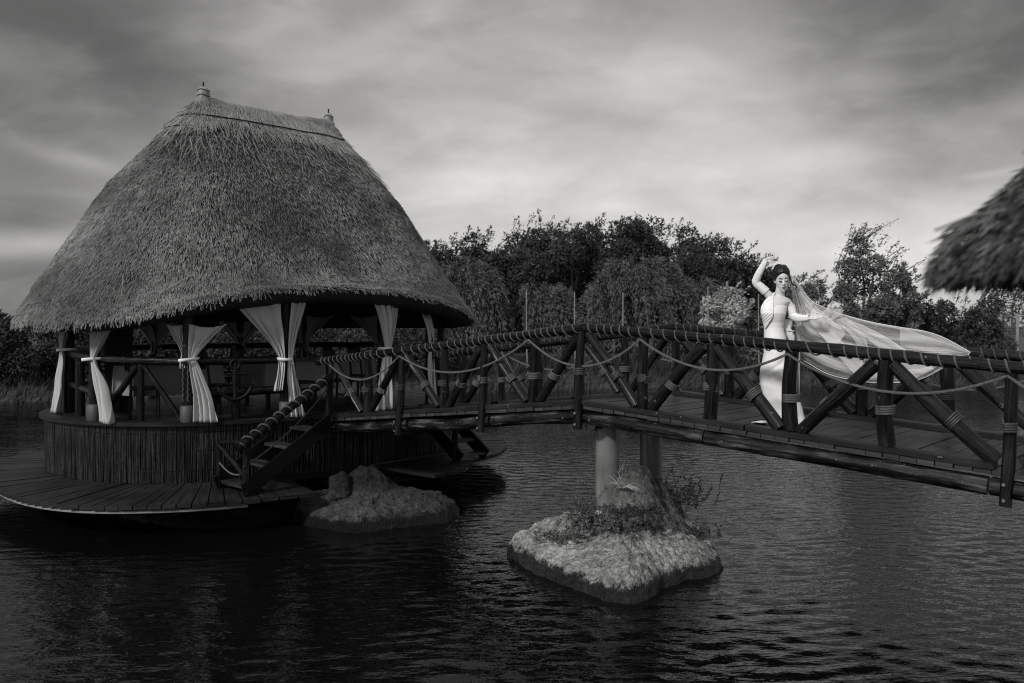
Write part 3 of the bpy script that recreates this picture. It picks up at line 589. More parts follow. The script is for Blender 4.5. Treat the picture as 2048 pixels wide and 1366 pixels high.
build_deck()

# ------------------------------------------------------------------ the log footbridge
BU = Vector((.75, -.66, 0)).normalized(); BW = Vector((.66, .75, 0)).normalized(); B0 = Vector((.837, 10.2, 0)); WB = 1.98
def kerb_z(u): return EYE + (-.865 + .104 * u if u < 0 else -.865 - .067 * u)
def rail_z(u): return EYE + (-.028 + .106 * u if u < 0 else -.028 - .073 * u)
def bp(u, w, z): return B0 + BU * u + BW * w + Vector((0, 0, z))
U_POST = [-4.73, -3.96, -3.14, -2.34, -1.56, -.77, 0, .83, 1.64, 2.51, 3.40, 4.41, 5.35, 6.25, 7.15]
OUTER = {0, 2, 4, 6, 11, 14}                 # posts bolted outside and hanging below the beam
TOPS = [0, 2, 4, 6, 8, 10, 12, 14]           # posts at which the slanting braces meet under the rail
SWAGS = [0, 2, 5, 7, 9, 11, 13]              # posts between which the slack rope hangs
def helix(axis_pts, rad, pitch, r, seg=5, per=14, phase=0, jit=.0):
    pts = [Vector(p) for p in axis_pts]; L_ = [0]
    for i in range(1, len(pts)): L_.append(L_[-1] + (pts[i] - pts[i - 1]).length)
    tot = L_[-1]; n = max(2, int(tot / pitch * per)); out = []; ph = phase
    for k in range(n + 1):
        d = tot * k / n; i = min(max(j for j in range(len(L_)) if L_[j] <= d + 1e-9), len(pts) - 2)
        p = pts[i].lerp(pts[i + 1], (d - L_[i]) / (L_[i + 1] - L_[i])); t = (pts[i + 1] - pts[i]).normalized()
        x = (Vector((0, 0, 1)) - t * t.z); x = x.normalized() if x.length > .2 else (Vector((1, 0, 0)) - t * t.x).normalized(); y = t.cross(x)
        ph += 2 * math.pi / per * (1 + (jit * noise.noise((d * 1.7, phase, 3)) if jit else 0))
        out.append(p + x * math.cos(ph) * rad + y * math.sin(ph) * rad)
    return out
def logpart(name, p, q, r, parent, m=M_LOG, seg=12, r1=None, jit=.22, rings=9):
    p, q = Vector(p), Vector(q); r1 = r1 or r * .95; b = Vector((random.uniform(-1, 1), random.uniform(-1, 1), random.uniform(-1, 1))) * .40 * r
    return MB().tube([p.lerp(q, k / (rings - 1)) + b * math.sin(math.pi * k / (rings - 1)) for k in range(rings)], [r + (r1 - r) * k / (rings - 1) for k in range(rings)], seg, jit=jit).build(name, m, parent)
def binding(parent, p, q, f, r, turns=4, m=None):
    p, q = Vector(p), Vector(q); d = (q - p).normalized(); c = p.lerp(q, f); h = .0105 * turns
    hx = helix([c - d * h, c + d * h], r + .007, .021, .0105, per=12, phase=random.uniform(0, 6)); tl = hx[-1]
    hx = hx + [tl + Vector((random.uniform(-.02, .02), -.015, -.02)), tl + Vector((random.uniform(-.03, .03), -.025, -.05))]
    MB().tube(hx, .0095, 5).build('rope_binding', m or random.choice((M_ROPE, M_ROPE_D, M_ROPE)), parent)
def swag(parent, p, q, sag, r=.011, strands=3):
    p, q = Vector(p), Vector(q); n = 46
    ax = [p.lerp(q, k / n) - Vector((0, 0, sag * 4 * (k / n) * (1 - k / n))) for k in range(n + 1)]
    mb = MB()
    for s in range(strands): mb.tube(helix(ax, r * .62, .075, r, per=9, phase=2 * math.pi * s / strands), r * .72, 5)
    tag(mb.build('slack_rope', M_ROPE, parent), kind='stuff')
def build_bridge():
    br = empty('log_footbridge'); tag(br, 'dark varnished log footbridge with rope-wound handrails leading to the hut', 'bridge')
    # piers
    for w in (.30, 1.26):
        c = bp(.12, w, 0); p = MB().tube([c + Vector((0, 0, -.5)), c + Vector((0, 0, .6)), c + Vector((0, 0, kerb_z(.1) - .30))], [.14, .14, .14], 28).build('pier', M_STEEL, br)
        if w < 1: MB().tube([c + Vector((0, 0, .2)), c + Vector((0, 0, .50)), c + Vector((0, 0, .56))], [.19, .165, .146], 24, jit=.12).build('concrete_foot', M_ROCK_P, p)
        if w > 1:
            MB().tube([c + Vector((0, 0, .78)), c + Vector((0, 0, .82))], .1425, 28).build('paint_band', M_ROPE, p)
    logpart('cross_beam', bp(.12, -.05, kerb_z(0) - .285), bp(.12, 2.05, kerb_z(0) - .285), .075, br, M_BEAM)
    for u0 in (-3.2,): logpart('cross_beam', bp(u0, -.02, kerb_z(u0) - .30), bp(u0, 2.0, kerb_z(u0) - .30), .07, br, M_BEAM)
    # deck boards
    var = []
    for k in range(5):
        mb = MB(); mb.box((0, 0, 0), (1.06, 0, 0), (0, .069, 0), (0, 0, .022)); var.append(mb.mesh('board', False)); var[-1].materials.append(M_PLANK)
    u = -4.95
    while u < 9.2:
        um = u + .072; sl = .104 if um < 0 else -.067; fu = (BU + Vector((0, 0, sl))).normalized(); nrm = BW.cross(fu).normalized()
        if nrm.z < 0: nrm.negate()
        o = link('deck_board', random.choice(var), None, br); c = bp(um, WB / 2 + random.uniform(-.015, .015), kerb_z(um) - .06 - .022 + random.uniform(-.003, .003))
        o.matrix_world = Matrix(((BW.x, fu.x, nrm.x, c.x), (BW.y, fu.y, nrm.y, c.y), (BW.z, fu.z, nrm.z, c.z), (0, 0, 0, 1)))
        u += .1445 + random.uniform(0, .004)
    for side, w0, sg in ((0, 0.0, -1), (1, WB, 1)):
        # beams and kerb boards, in lengths
        for a, b in ((-4.95, -3.0), (-2.97, -1.45), (-1.42, -.06), (.02, 1.58), (1.60, 4.25), (4.27, 6.6), (6.63, 9.1)):
            logpart('beam', bp(a, w0 + sg * .005, kerb_z(a) - .205), bp(b, w0 + sg * .005, kerb_z(b) - .205), .078, br, M_BEAM, 14, r1=.08, jit=.10, rings=9)
        for a, b in ((-4.72, -3.22), (-3.05, -1.63), (-1.50, -.09), (.05, 2.05), (2.07, 4.30), (4.50, 6.6), (6.62, 9.1)):
            mid = (a + b) / 2; p, q = bp(a, w0 + sg * -.005, kerb_z(a) - .028), bp(b, w0 + sg * -.005, kerb_z(b) - .028); d = (q - p) / 2
            mb = MB(); nn = Vector((0, 0, .027)); mb.loft([[c + BW * x + Vector((0, 0, z)) + Vector((0, 0, .006 * noise.noise((t * 5, x * 9, a)))) for x, z in ((-.085, -.027), (-.09, .012), (-.07, .026), (.07, .028), (.09, .012), (.085, -.027))] for t in np.linspace(0, 1, 9) for c in (p.lerp(q, t),)])
            ul = [[(x * 7 + a, y * (b - a) + a) for x, y in f] if len(f) == 4 else f for f in mb.UV]; mb.UV = [[(u_ * .35, v_) for u_, v_ in f] for f in ul]
            mb.build('kerb', M_KERB, br)
        # handrail in two lengths, joined at the crown of the bridge
        for a, b in (((-5.15, .02), (0.0, 4.2), (4.15, 9.0)) if side == 0 else ((-4.6, .02), (0.0, 3.2), (3.15, 9.0))):
            p, q = bp(a, w0, rail_z(a)), bp(b, w0, rail_z(b)); rl = logpart('handrail', p, q, .052, br, M_LOG, 14, r1=.054, rings=15)
            hp_ = helix([p.lerp(q, .02), q.lerp(p, .02)], .0575, .135, .008, per=14, phase=a * 3, jit=.9); MB().tube(hp_, .0085, 5).build('rope_winding', M_ROPE_D if side else M_ROPE, rl)
        tops = {}
        for i, u in enumerate(U_POST):
            out = i in OUTER; rr = .062 if not out else .052
            if u > 1 and not out: rr = .072
            wo = w0 + (sg * .105 if out else sg * .0); zb = kerb_z(u) - (.34 if out else 0.0); zt = rail_z(u) - .045
            if i == 0 and side: continue
            p = bp(u + random.uniform(-.02, .02), wo, zb); q = bp(u + random.uniform(-.01, .03), w0 + (sg * .045 if out else 0), zt)
            po = logpart('post', p, q, rr, br, r1=rr * .93)
            if i not in (0,): binding(po, bp(u, wo, kerb_z(u)), q, .42, rr * 1.02, 4)
            if out:
                for dz in (.09, .22): c = p + Vector((0, 0, .34 - dz - .06)) + BW * sg * (rr * 1.0); MB().tube([c, c + BW * sg * .015], .014, 8).build('bolt', M_BOLT, po)
            tops[i] = q
        # braces: two lean from a top post to the foot of its neighbours
        for i in TOPS:
            for j in (i - 1, i + 1):
                if j < 0 or j >= len(U_POST): continue
                if side and i == 0: continue
                s = 1 if j > i else -1; ut, uf = U_POST[i] + s * .07, U_POST[j] - s * .10; rr = .056 if abs(U_POST[i]) < 1.0 or U_POST[i] < 0 else .068
                p, q = bp(uf, w0, kerb_z(uf) + .012), bp(ut, w0 + sg * .01, rail_z(ut) - .075); bo = logpart('brace', p, q, rr, br)
                binding(bo, p, q, .40, rr, 4)
        for i, j in zip(SWAGS[:-1], SWAGS[1:]):
            p, q = bp(U_POST[i], w0 + sg * .085, rail_z(U_POST[i]) - .07), bp(U_POST[j], w0 + sg * .085, rail_z(U_POST[j]) - .07)
            if side and i == 0: continue
            swag(br, p, q, (.20 + .10 * (q - p).length / 2.2) * random.uniform(.85, 1.2))
        # bolts along kerb and beam
        for k in range(34):
            u = random.uniform(-4.6, 8); c = bp(u, w0 + sg * .088, kerb_z(u) - random.choice((.015, .20, .2))); MB().tube([c, c + BW * sg * .006], .008, 6).build('bolt', M_BOLT, br)
build_bridge()

# ------------------------------------------------------------------ stairs down to the round deck
def build_stair(label, top, bot, wdir, width, rail):
    st = empty('wooden_stair'); tag(st, label, 'stairs'); top, bot, wdir = Vector(top), Vector(bot), Vector(wdir).normalized(); run = bot - top; hor = Vector((run.x, run.y, 0)).normalized()
    for w in (0, width):
        p, q = top + wdir * w + Vector((0, 0, -.06)), bot + wdir * w + Vector((0, 0, .06)); d = q - p; n = Vector((0, 0, 1)) - d.normalized() * d.normalized().z; n.normalize()
        MB().box((p + q) / 2, d / 2, wdir * .022, n * .12).build('stringer', M_DARKWOOD, st, smooth=False)
    for k in range(4):
        f = (k + .75) / 4.2; c = top + run * f + wdir * width / 2; MB().box(c, wdir * (width / 2 - .024), hor * .13, (0, 0, .02)).build('tread', M_PLANK, st, smooth=False)
    if rail:
        a, b = top + Vector((0, 0, .62)), bot + hor * .12 + Vector((0, 0, .66)); rl = logpart('handrail', a, b, .058, st); MB().tube(helix([a.lerp(b, .04), a.lerp(b, .98)], .064, .17, .01, per=14), .011, 5).build('rope_winding', M_ROPE, rl)
        lo = bot + hor * -.05 + Vector((0, 0, .02)); logpart('newel_post', lo, lo + Vector((0, 0, .72)) - hor * .02, .045, st)
        lo2 = lo + wdir * width; logpart('newel_post', lo2, lo2 + Vector((0, 0, .62)), .04, st)
        logpart('brace', lo + Vector((0, 0, .22)), lo2 + Vector((0, 0, .60)), .035, st)
        logpart('cross_rail', lo + Vector((0, 0, .70)), lo2 + Vector((0, 0, .62)), .03, st)
        lo3 = lo2 - hor * .05; MB().tube([lo.lerp(lo2, k / 12) + Vector((0, 0, .30 - .10 * math.sin(math.pi * k / 12) + .06 * k / 12)) for k in range(13)], .012, 5).build('slack_rope', M_ROPE, st)
        p, q = top + Vector((0, 0, .50)), bot + Vector((0, 0, .40)); MB().tube([p.lerp(q, k / 16) - Vector((0, 0, .45 * (k / 16) * (1 - k / 16))) for k in range(17)], .012, 5).build('slack_rope', M_ROPE_D, st)
    else:
        lo = bot + hor * -.12 + Vector((0, 0, .0)); logpart('newel_post', lo, lo + Vector((0, 0, .62)), .055, st, M_DARKWOOD)
    return st
build_stair('dark plank stair with rope-wound handrail going down left of the bridge', bp(-4.73, -.06, ZF + .0), Vector((-3.56, 11.6, ZD)), Vector((-.70, .71, 0)), .80, True)
build_stair('dark plank stair in the shade on the far side of the bridge', bp(-5.15, 2.10, ZF), bp(-4.1, 2.10, ZD), BW, .62, False)

# ------------------------------------------------------------------ rocks in the water
def rock_material(name='rock', gain=1.0):
    m = bpy.data.materials.new(name); m.use_nodes = True; nt = m.node_tree; N = nt.nodes; L = nt.links; p = N['Principled BSDF']; p.inputs['Roughness'].default_value = .9; p.inputs['Specular IOR Level'].default_value = .25
    tc = N.new('ShaderNodeTexCoord'); sp = N.new('ShaderNodeSeparateXYZ'); L.new(tc.outputs['Object'], sp.inputs[0])
    def nz(sc, det, rg=.6):
        n = N.new('ShaderNodeTexNoise'); n.inputs['Scale'].default_value = sc; n.inputs['Detail'].default_value = det; n.inputs['Roughness'].default_value = rg; L.new(tc.outputs['Object'], n.inputs['Vector']); return n.outputs[0]
    def mr(s, a, b, c, d):
        r = N.new('ShaderNodeMapRange'); L.new(s, r.inputs[0])
        for i, v in enumerate((a, b, c, d)): r.inputs[i + 1].default_value = v
        return r.outputs[0]
    def mth(op, a, b):
        n = N.new('ShaderNodeMath'); n.operation = op
        for i, v in enumerate((a, b)):
            if isinstance(v, float): n.inputs[i].default_value = v
            else: L.new(v, n.inputs[i])
        return n.outputs[0]
    fine = nz(48, 6, .75); mid = nz(7, 6, .65); broad = nz(1.9, 4)
    vo = N.new('ShaderNodeTexVoronoi'); vo.feature = 'DISTANCE_TO_EDGE'; vo.inputs['Scale'].default_value = 7.0; wv = N.new('ShaderNodeMixRGB'); wv.inputs[0].default_value = .12; nv_ = N.new('ShaderNodeTexNoise'); nv_.inputs['Scale'].default_value = 5; L.new(tc.outputs['Object'], nv_.inputs['Vector']); L.new(tc.outputs['Object'], wv.inputs[1]); L.new(nv_.outputs['Color'], wv.inputs[2]); L.new(wv.outputs[0], vo.inputs['Vector'])
    lump = nz(15, 5, .6)
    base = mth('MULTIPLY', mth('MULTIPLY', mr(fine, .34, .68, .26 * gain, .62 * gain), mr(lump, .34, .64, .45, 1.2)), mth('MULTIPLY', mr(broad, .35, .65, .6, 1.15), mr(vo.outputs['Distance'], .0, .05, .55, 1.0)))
    # moss and lichen stains on the upper ground, wet algae along the waterline
    z = mth('ADD', mth('ADD', sp.outputs[2], mth('MULTIPLY', mth('SUBTRACT', mid, .5), .20)), mth('MULTIPLY', mth('SUBTRACT', fine, .5), .16))
    wet = mr(z, .12, .17, 0.0, 1.0); moss = mr(mth('ADD', z, mth('MULTIPLY', mth('SUBTRACT', broad, .5), .5)), .36, .50, 1.0, .36)
    val = mth('MULTIPLY', mth('MULTIPLY', base, moss), mr(wet, 0.0, 1.0, .06, 1.0))
    cb = N.new('ShaderNodeCombineXYZ')
    for i in range(3): L.new(val, cb.inputs[i])
    L.new(cb.outputs[0], p.inputs['Base Color']); L.new(mr(wet, 0, 1, .45, .95), p.inputs['Roughness'])
    bpn = N.new('ShaderNodeBump'); bpn.inputs['Strength'].default_value = 1.0; bpn.inputs['Distance'].default_value = .06; L.new(mth('ADD', mth('MULTIPLY', fine, .5), mth('ADD', mid, lump)), bpn.inputs['Height']); L.new(bpn.outputs[0], p.inputs['Normal'])
    return m
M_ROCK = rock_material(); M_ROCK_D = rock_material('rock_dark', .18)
def islet(name, label, outline, mounds, shelf, m=None):
    pts = [Vector((x, y)) for x, y in outline]; n = len(pts); c = sum(pts, Vector((0, 0))) / n
    # smooth closed outline by angle
    K = 340; fine = []
    for i in range(K):
        f = i / K * n; a = int(f); t = f - a; p0, p1, p2, p3 = (pts[(a + d) % n] for d in (-1, 0, 1, 2))
        fine.append(.5 * ((2 * p1) + (p2 - p0) * t + (2 * p0 - 5 * p1 + 4 * p2 - p3) * t * t + (3 * p1 - p0 - 3 * p2 + p3) * t ** 3))
    rows = [1.03, 1.015, 1.0, .995, .985, .975, .965, .95, .935, .92, .90, .88, .86, .84, .82, .80, .775, .75, .725, .70, .67, .64, .61, .58, .55, .52, .49, .46, .43, .4, .37, .34, .31, .28, .25, .22, .19, .16, .13, .1, .06]; rings = []
    for s in rows:
        rg = []
        for i, q in enumerate(fine):
            nv = noise.noise((q.x * 2.2, q.y * 2.2, 1)) * .05 + noise.noise((q.x * 6, q.y * 6, 4)) * .025
            p = c + (q - c) * (s + nv * (1 if s > .5 else s * 2))
            d = (1 - s) * (q - c).length
            z = -.35 if s > 1.02 else (-.05 if s > 1.0 else 0)
            if s <= 1.0: z = shelf * (1 - math.exp(-d / .05)) * .62 + shelf * .75 * (1 - math.exp(-d / .5))
            for mx, my, mr_, mh, pw in mounds:
                rr_ = math.hypot(p.x - mx, p.y - my) / mr_; z += mh * math.exp(-rr_ ** pw) if s <= 1 else 0
            k = min(1, max(0, d / .08)); z += k * (.04 * noise.fractal((p.x * 3, p.y * 3, 7), 1.0, 2.0, 4) + .035 * noise.noise((p.x * 9, p.y * 9, 3)) + .028 * noise.noise((p.x * 22, p.y * 22, 3)) + .012 * noise.noise((p.x * 45, p.y * 45, 8)))
            jx = .03 * noise.noise((p.x * 9, p.y * 9, z * 9)); rg.append(Vector((p.x + jx, p.y + jx * .5, z)))
        rings.append(rg)
    mb = MB(); mb.loft(rings, cap=False); b = len(mb.V); top = sum(rings[-1], Vector()) / K; mb.V.append(top); m0 = b - K
    for k in range(K): mb.face((m0 + k, m0 + (k + 1) % K, b))
    o = mb.build(name, m or M_ROCK, sharp=False); tag(o, label, 'rock'); return o
ISLET = [(-.05, 10.4), (.22, 9.75), (.6, 9.1), (1.05, 8.66), (1.36, 8.74), (1.58, 9.1), (1.84, 9.36), (2.14, 9.52), (2.36, 9.9), (2.42, 10.5), (2.3, 11.3), (1.6, 12.0), (.7, 11.8), (.15, 11.1)]
islet('islet_rock', 'rocky islet with pale crust round the bridge piers', ISLET, [(1.44, 10.30, .30, .36, 3.2), (1.42, 10.40, .56, .32, 2.2), (1.80, 10.70, .34, .30, 3)], .27)
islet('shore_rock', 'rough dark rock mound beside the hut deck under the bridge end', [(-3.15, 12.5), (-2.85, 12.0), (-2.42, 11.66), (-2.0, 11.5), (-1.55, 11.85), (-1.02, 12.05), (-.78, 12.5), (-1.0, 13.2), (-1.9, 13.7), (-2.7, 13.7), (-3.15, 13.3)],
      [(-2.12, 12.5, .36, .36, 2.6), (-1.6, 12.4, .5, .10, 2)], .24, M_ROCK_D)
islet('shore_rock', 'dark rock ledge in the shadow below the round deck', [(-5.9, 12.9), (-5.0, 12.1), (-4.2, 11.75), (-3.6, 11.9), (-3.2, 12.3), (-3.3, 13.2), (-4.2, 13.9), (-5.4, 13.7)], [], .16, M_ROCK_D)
def boulder(name, label, c, r, seed):
    mb = MB(); rings = []
    for j in range(1, 14):
        th = math.pi * j / 14; rg = []
        for k in range(24):
            a = 2 * math.pi * k / 24; d = Vector((math.sin(th) * math.cos(a), math.sin(th) * math.sin(a), math.cos(th))); q = 1 + .28 * noise.noise(d * 1.3 + Vector((seed, 0, 0))) + .08 * noise.noise(d * 4 + Vector((seed, 3, 0)))
            rg.append(Vector(c) + Vector((d.x * r[0], d.y * r[1], d.z * r[2])) * q)
        rings.append(rg)
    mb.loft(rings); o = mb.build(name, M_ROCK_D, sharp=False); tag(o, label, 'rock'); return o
boulder('boulder', 'small pale boulder at the end of the deck boards', at(680, 975, 12.25), (.17, .2, .22), 3)

# weeds on the islet
def islet_plants():
    def tuft(name, label, base, n, L_, spread, lean, m, w=.006, curve=.5):
        mb = []
        t = empty(name); tag(t, label, 'plant'); q = MB()
        for i in range(n):
            a = random.uniform(0, 6.28); l = random.uniform(.5, 1) * L_; d = Vector((math.cos(a) * spread + lean[0], math.sin(a) * spread * .6 + lean[1], 1)).normalized(); b = Vector(base) + Vector((random.gauss(0, .025), random.gauss(0, .025), 0)); p = [b]
            for k in range(1, 6):
                d = (d + Vector((lean[0] * .2 + random.gauss(0, .08), 0, -curve * .2))).normalized(); p.append(p[-1] + d * l / 5)
            q.tube(p, [w, w, w * .8, w * .6, w * .4, w * .2], 3, cap=False)
        tag(q.build('blades', m, t), kind='stuff'); return t
    tuft('dry_grass_tuft', 'pale dry grass tuft spilling over beside the front pier', at(1246, 975, 10.12), 90, .26, 1.1, (.35, -.3), M_DRYGRASS, .0026, 1.3)
    tuft('dry_grass_tuft', 'upright pale dry stalks against the front pier', at(1238, 955, 10.3), 18, .30, .45, (-.05, 0), M_DRYGRASS, .0026, .3)
    def shrublet(name, label, base, n, h, spread, m, leaf=.045, lv=16, lean=(0, 0)):
        t = empty(name); tag(t, label, 'plant'); st = MB(); P, Dd = [], []
        for i in range(n):
            a = random.uniform(0, 6.28); b = Vector(base) + Vector((random.gauss(0, spread * .35), random.gauss(0, spread * .25), -.04)); d = Vector((math.cos(a) * .6 + lean[0], math.sin(a) * .5 + lean[1], 1)).normalized(); l = h * random.uniform(.4, 1); p = [b]
            for k in range(5): d = (d + Vector((random.gauss(0, .18), random.gauss(0, .15), random.gauss(0, .08)))).normalized(); p.append(p[-1] + d * l / 5)
            st.tube(p, [.004, .0035, .003, .0025, .002, .0015], 3, cap=False)
            for k in range(lv):
                f = random.uniform(.15, 1) * 5; j = min(int(f), 4); P.append(tuple(p[j].lerp(p[j + 1], f - j))); Dd.append((random.gauss(0, 1), random.gauss(0, .8), random.gauss(.35, .6)))
        tag(st.build('stems', M_BARK, t), kind='stuff'); n_ = len(P); V, Fc = leaf_arrays(np.array(P), np.array(Dd), rng.uniform(.6, 1.2, n_) * leaf, rng.uniform(.3, .5, n_) * leaf); tag(np_mesh('leaves', V, Fc, m, t), kind='stuff')
    shrublet('weed_shrub', 'dark twiggy shrub on the right of the islet behind the rear pier', at(1345, 1010, 10.6), 70, .50, .45, M_LEAF_S, .034, 30, (.25, 0))
    shrublet('weed_shrub', 'sprawling leafy weeds on the front slope of the islet mound', at(1205, 1045, 10.0), 120, .15, .55, M_LEAF_M, .05, 20)
    shrublet('weed_shrub', 'dark weeds below the front pier in the middle of the islet', at(1290, 1050, 9.85), 60, .12, .5, M_LEAF_S, .035, 16)
    shrublet('weed_shrub', 'thin spindly weeds standing left of the front pier', at(1165, 1030, 10.3), 30, .52, .22, M_LEAF_M, .032, 18, (-.1, 0))
    shrublet('weed_shrub', 'dense dark weeds round the foot of the two piers', at(1270, 1020, 9.9), 60, .13, .6, M_LEAF_S, .035, 16)
    shrublet('weed_shrub', 'grey leafy weeds at the left shoulder of the islet', at(1150, 1075, 10.0), 90, .16, .5, M_LEAF_M, .045, 18)
    shrublet('weed_shrub', 'creeping weeds at the right of the islet mound', at(1370, 1065, 10.2), 70, .20, .45, M_LEAF_D, .035, 18)
islet_plants()

# ------------------------------------------------------------------ curtains of the hut
def curtain(label, post_i, other, w_top, zt, zb, spread_b, tie_z, tie_off=.10, out=.10, m=None, pleats=7, swing=0.0, band=True, top_off=.06, wind=.12, short=0.0):
    """cloth hung along the beam from a post towards another one, gathered to the post by a band, falling to the floor"""
    p = HP[post_i]; q = Vector(other); d = Vector((q.x - p.x, q.y - p.y, 0)).normalized(); nrm = Vector((p.x - HC.x, p.y - HC.y, 0)).normalized(); n_t, n_s = 44, 56; rings = []
    for j in range(n_t + 1):
        t = j / n_t; z = zt + (zb - zt) * t; tt = (zt - tie_z) / (zt - zb)
        if t < tt: k = t / tt; w = w_top * (1 - k) ** 1.25 + .075 * (1 - (1 - k) ** 1.25); c0 = top_off + (tie_off - .04 - top_off) * k ** .8
        else: k = (t - tt) / (1 - tt); w = .075 + spread_b * k ** .8; c0 = tie_off - .04 + swing * k ** 1.3
        amp = .018 + .02 * (1 - abs(2 * min(t / tt, 1) - 1)) if t < tt else .022 + .03 * k; row = []
        for i in range(n_s + 1):
            s = i / n_s; ph = s * (2.3 + .35 * (pleats - 4) + 1.2 * max(0, t - tt)) * 2 * math.pi + 3.6 * noise.noise((post_i * 3.1 + w_top, s * 2.3, t * 1.4)); am2 = .45 + 1.1 * abs(noise.noise((s * 3.1, post_i * 1.7 + w_top, .5))) * 2; pos = c0 + w * s + .010 * math.sin(ph * 2 + 1) + .05 * noise.noise((t * 2.2, post_i * 2.3, w_top)) * min(1, 3 * abs(t - tt))
            dep = out + amp * am2 * math.sin(ph) + (wind * max(0, t - tt) ** 1.5 if t > tt else 0) * (.5 + s) + .02 * noise.noise((s * 3, t * 4, post_i))
            zz = z + (.02 * noise.noise((s * 5, post_i, 1)) - .06 * s * s if j == n_t else 0) - (0.10 * math.sin(math.pi * s) * w_top * (1 - t / tt) if t < tt else 0)
            row.append(Vector((p.x, p.y, 0)) + d * pos + nrm * dep + Vector((0, 0, max(zz, zb - .01))))
        rings.append(row)
    c = empty('curtain'); tag(c, label, 'curtain', 'curtains tied to the hut posts')
    mb = MB(); mb.loft(rings, cap=False, wrap=False); mb.UV = [[(u * 1.2, v * 2.2) for u, v in f] for f in mb.UV]; o = mb.build('cloth', m or M_CLOTH, c, sharp=False)
    so = o.modifiers.new('thick', 'SOLIDIFY'); so.thickness = .004
    if band:
        ctr = Vector((p.x, p.y, tie_z)) + d * (tie_off * .35) + nrm * (out * .35); b = MB(); rg = []
        for k in range(20):
            a = 2 * math.pi * k / 20; rg.append(ctr + d * math.cos(a) * (.092 + tie_off * .40) + nrm * math.sin(a) * (.10 + out * .42) + Vector((0, 0, .012 * math.cos(a))))
        b.loft([[v + Vector((0, 0, h)) for v in rg] for h in (-.022, .022)], cap=False); bo = b.build('tie_band', M_BAND, c, sharp=False); so = bo.modifiers.new('thick', 'SOLIDIFY'); so.thickness = .006
    return c
def mir(i): return HP[i]
zE = EYE
curtain('cream curtain tied at the leftmost hut post and falling outside the railing', 0, HP[1], .34, zE + .05, ZF + .02, .20, zE - .40, out=.12, tie_off=.06, swing=-.12)
curtain('cream curtain at the second hut post with its tail blown right', 1, HP[2], .42, zE + .05, ZF - .0, .24, zE - .50, out=.12, tie_off=.10, swing=.26, wind=.35)
curtain('cream curtain gathered on the right of the front hut post with the wide band', 2, HP[3], .55, zE + .02, ZF + .01, .30, zE - .50, out=.10, tie_off=.10, swing=.12, wind=.3)
curtain('short curtain wing on the left of the front hut post', 2, HP[1], .30, zE + .02, zE - .62, .02, zE - .42, out=.02, tie_off=.05, band=False)
curtain('wide cream curtain drawn from the left to the post beside the stair top', 3, HP[2], .78, zE + .42, ZF + .42, .05, zE - .52, out=.10, tie_off=.07, pleats=6, swing=.03)
curtain('cream curtain falling to the floor right of the post beside the stair top', 3, HP[4], .32, zE + .55, ZF + .01, .18, zE - .52, out=.10, tie_off=.06, pleats=5, swing=.03, band=False, wind=.2)
curtain('cream curtain tied at the post behind the bridge handrail, left side', 4, HP[3], .36, zE + .50, ZF + .01, .24, zE - .40, out=.10, tie_off=.05, pleats=6, swing=.02)
curtain('narrow curtain wing on the right of the post behind the bridge handrail', 4, HP[5], .30, zE + .48, zE - .45, .02, zE - .36, out=.08, tie_off=.04, band=False, pleats=4)
curtain('shaded curtain at the right end of the hut beside the eave tip', 5, HP[4], .30, zE + .22, ZF + .01, .16, zE - .42, out=.05, tie_off=.05, pleats=5, band=False)
for i, (k, o1, o2, lb) in enumerate(((11, 0, 8, 'at the back left corner of the hut'), (8, 11, 9, 'at the back of the hut above the left railing'), (9, 8, 10, 'at the back of the hut above the anchor'), (10, 9, 7, 'at the back of the hut behind the bridge end'), (7, 10, 6, 'at the far right back of the hut'))):
    curtain('shaded curtain left of the post ' + lb, k, HP[o1], .62, zE + .22, zE - .55, .05, zE - .38, out=-.05, tie_off=.05, band=False, pleats=5)
    curtain('shaded curtain right of the post ' + lb, k, HP[o2], .62, zE + .22, zE - .55, .05, zE - .38, out=-.05, tie_off=.05, band=False, pleats=5)

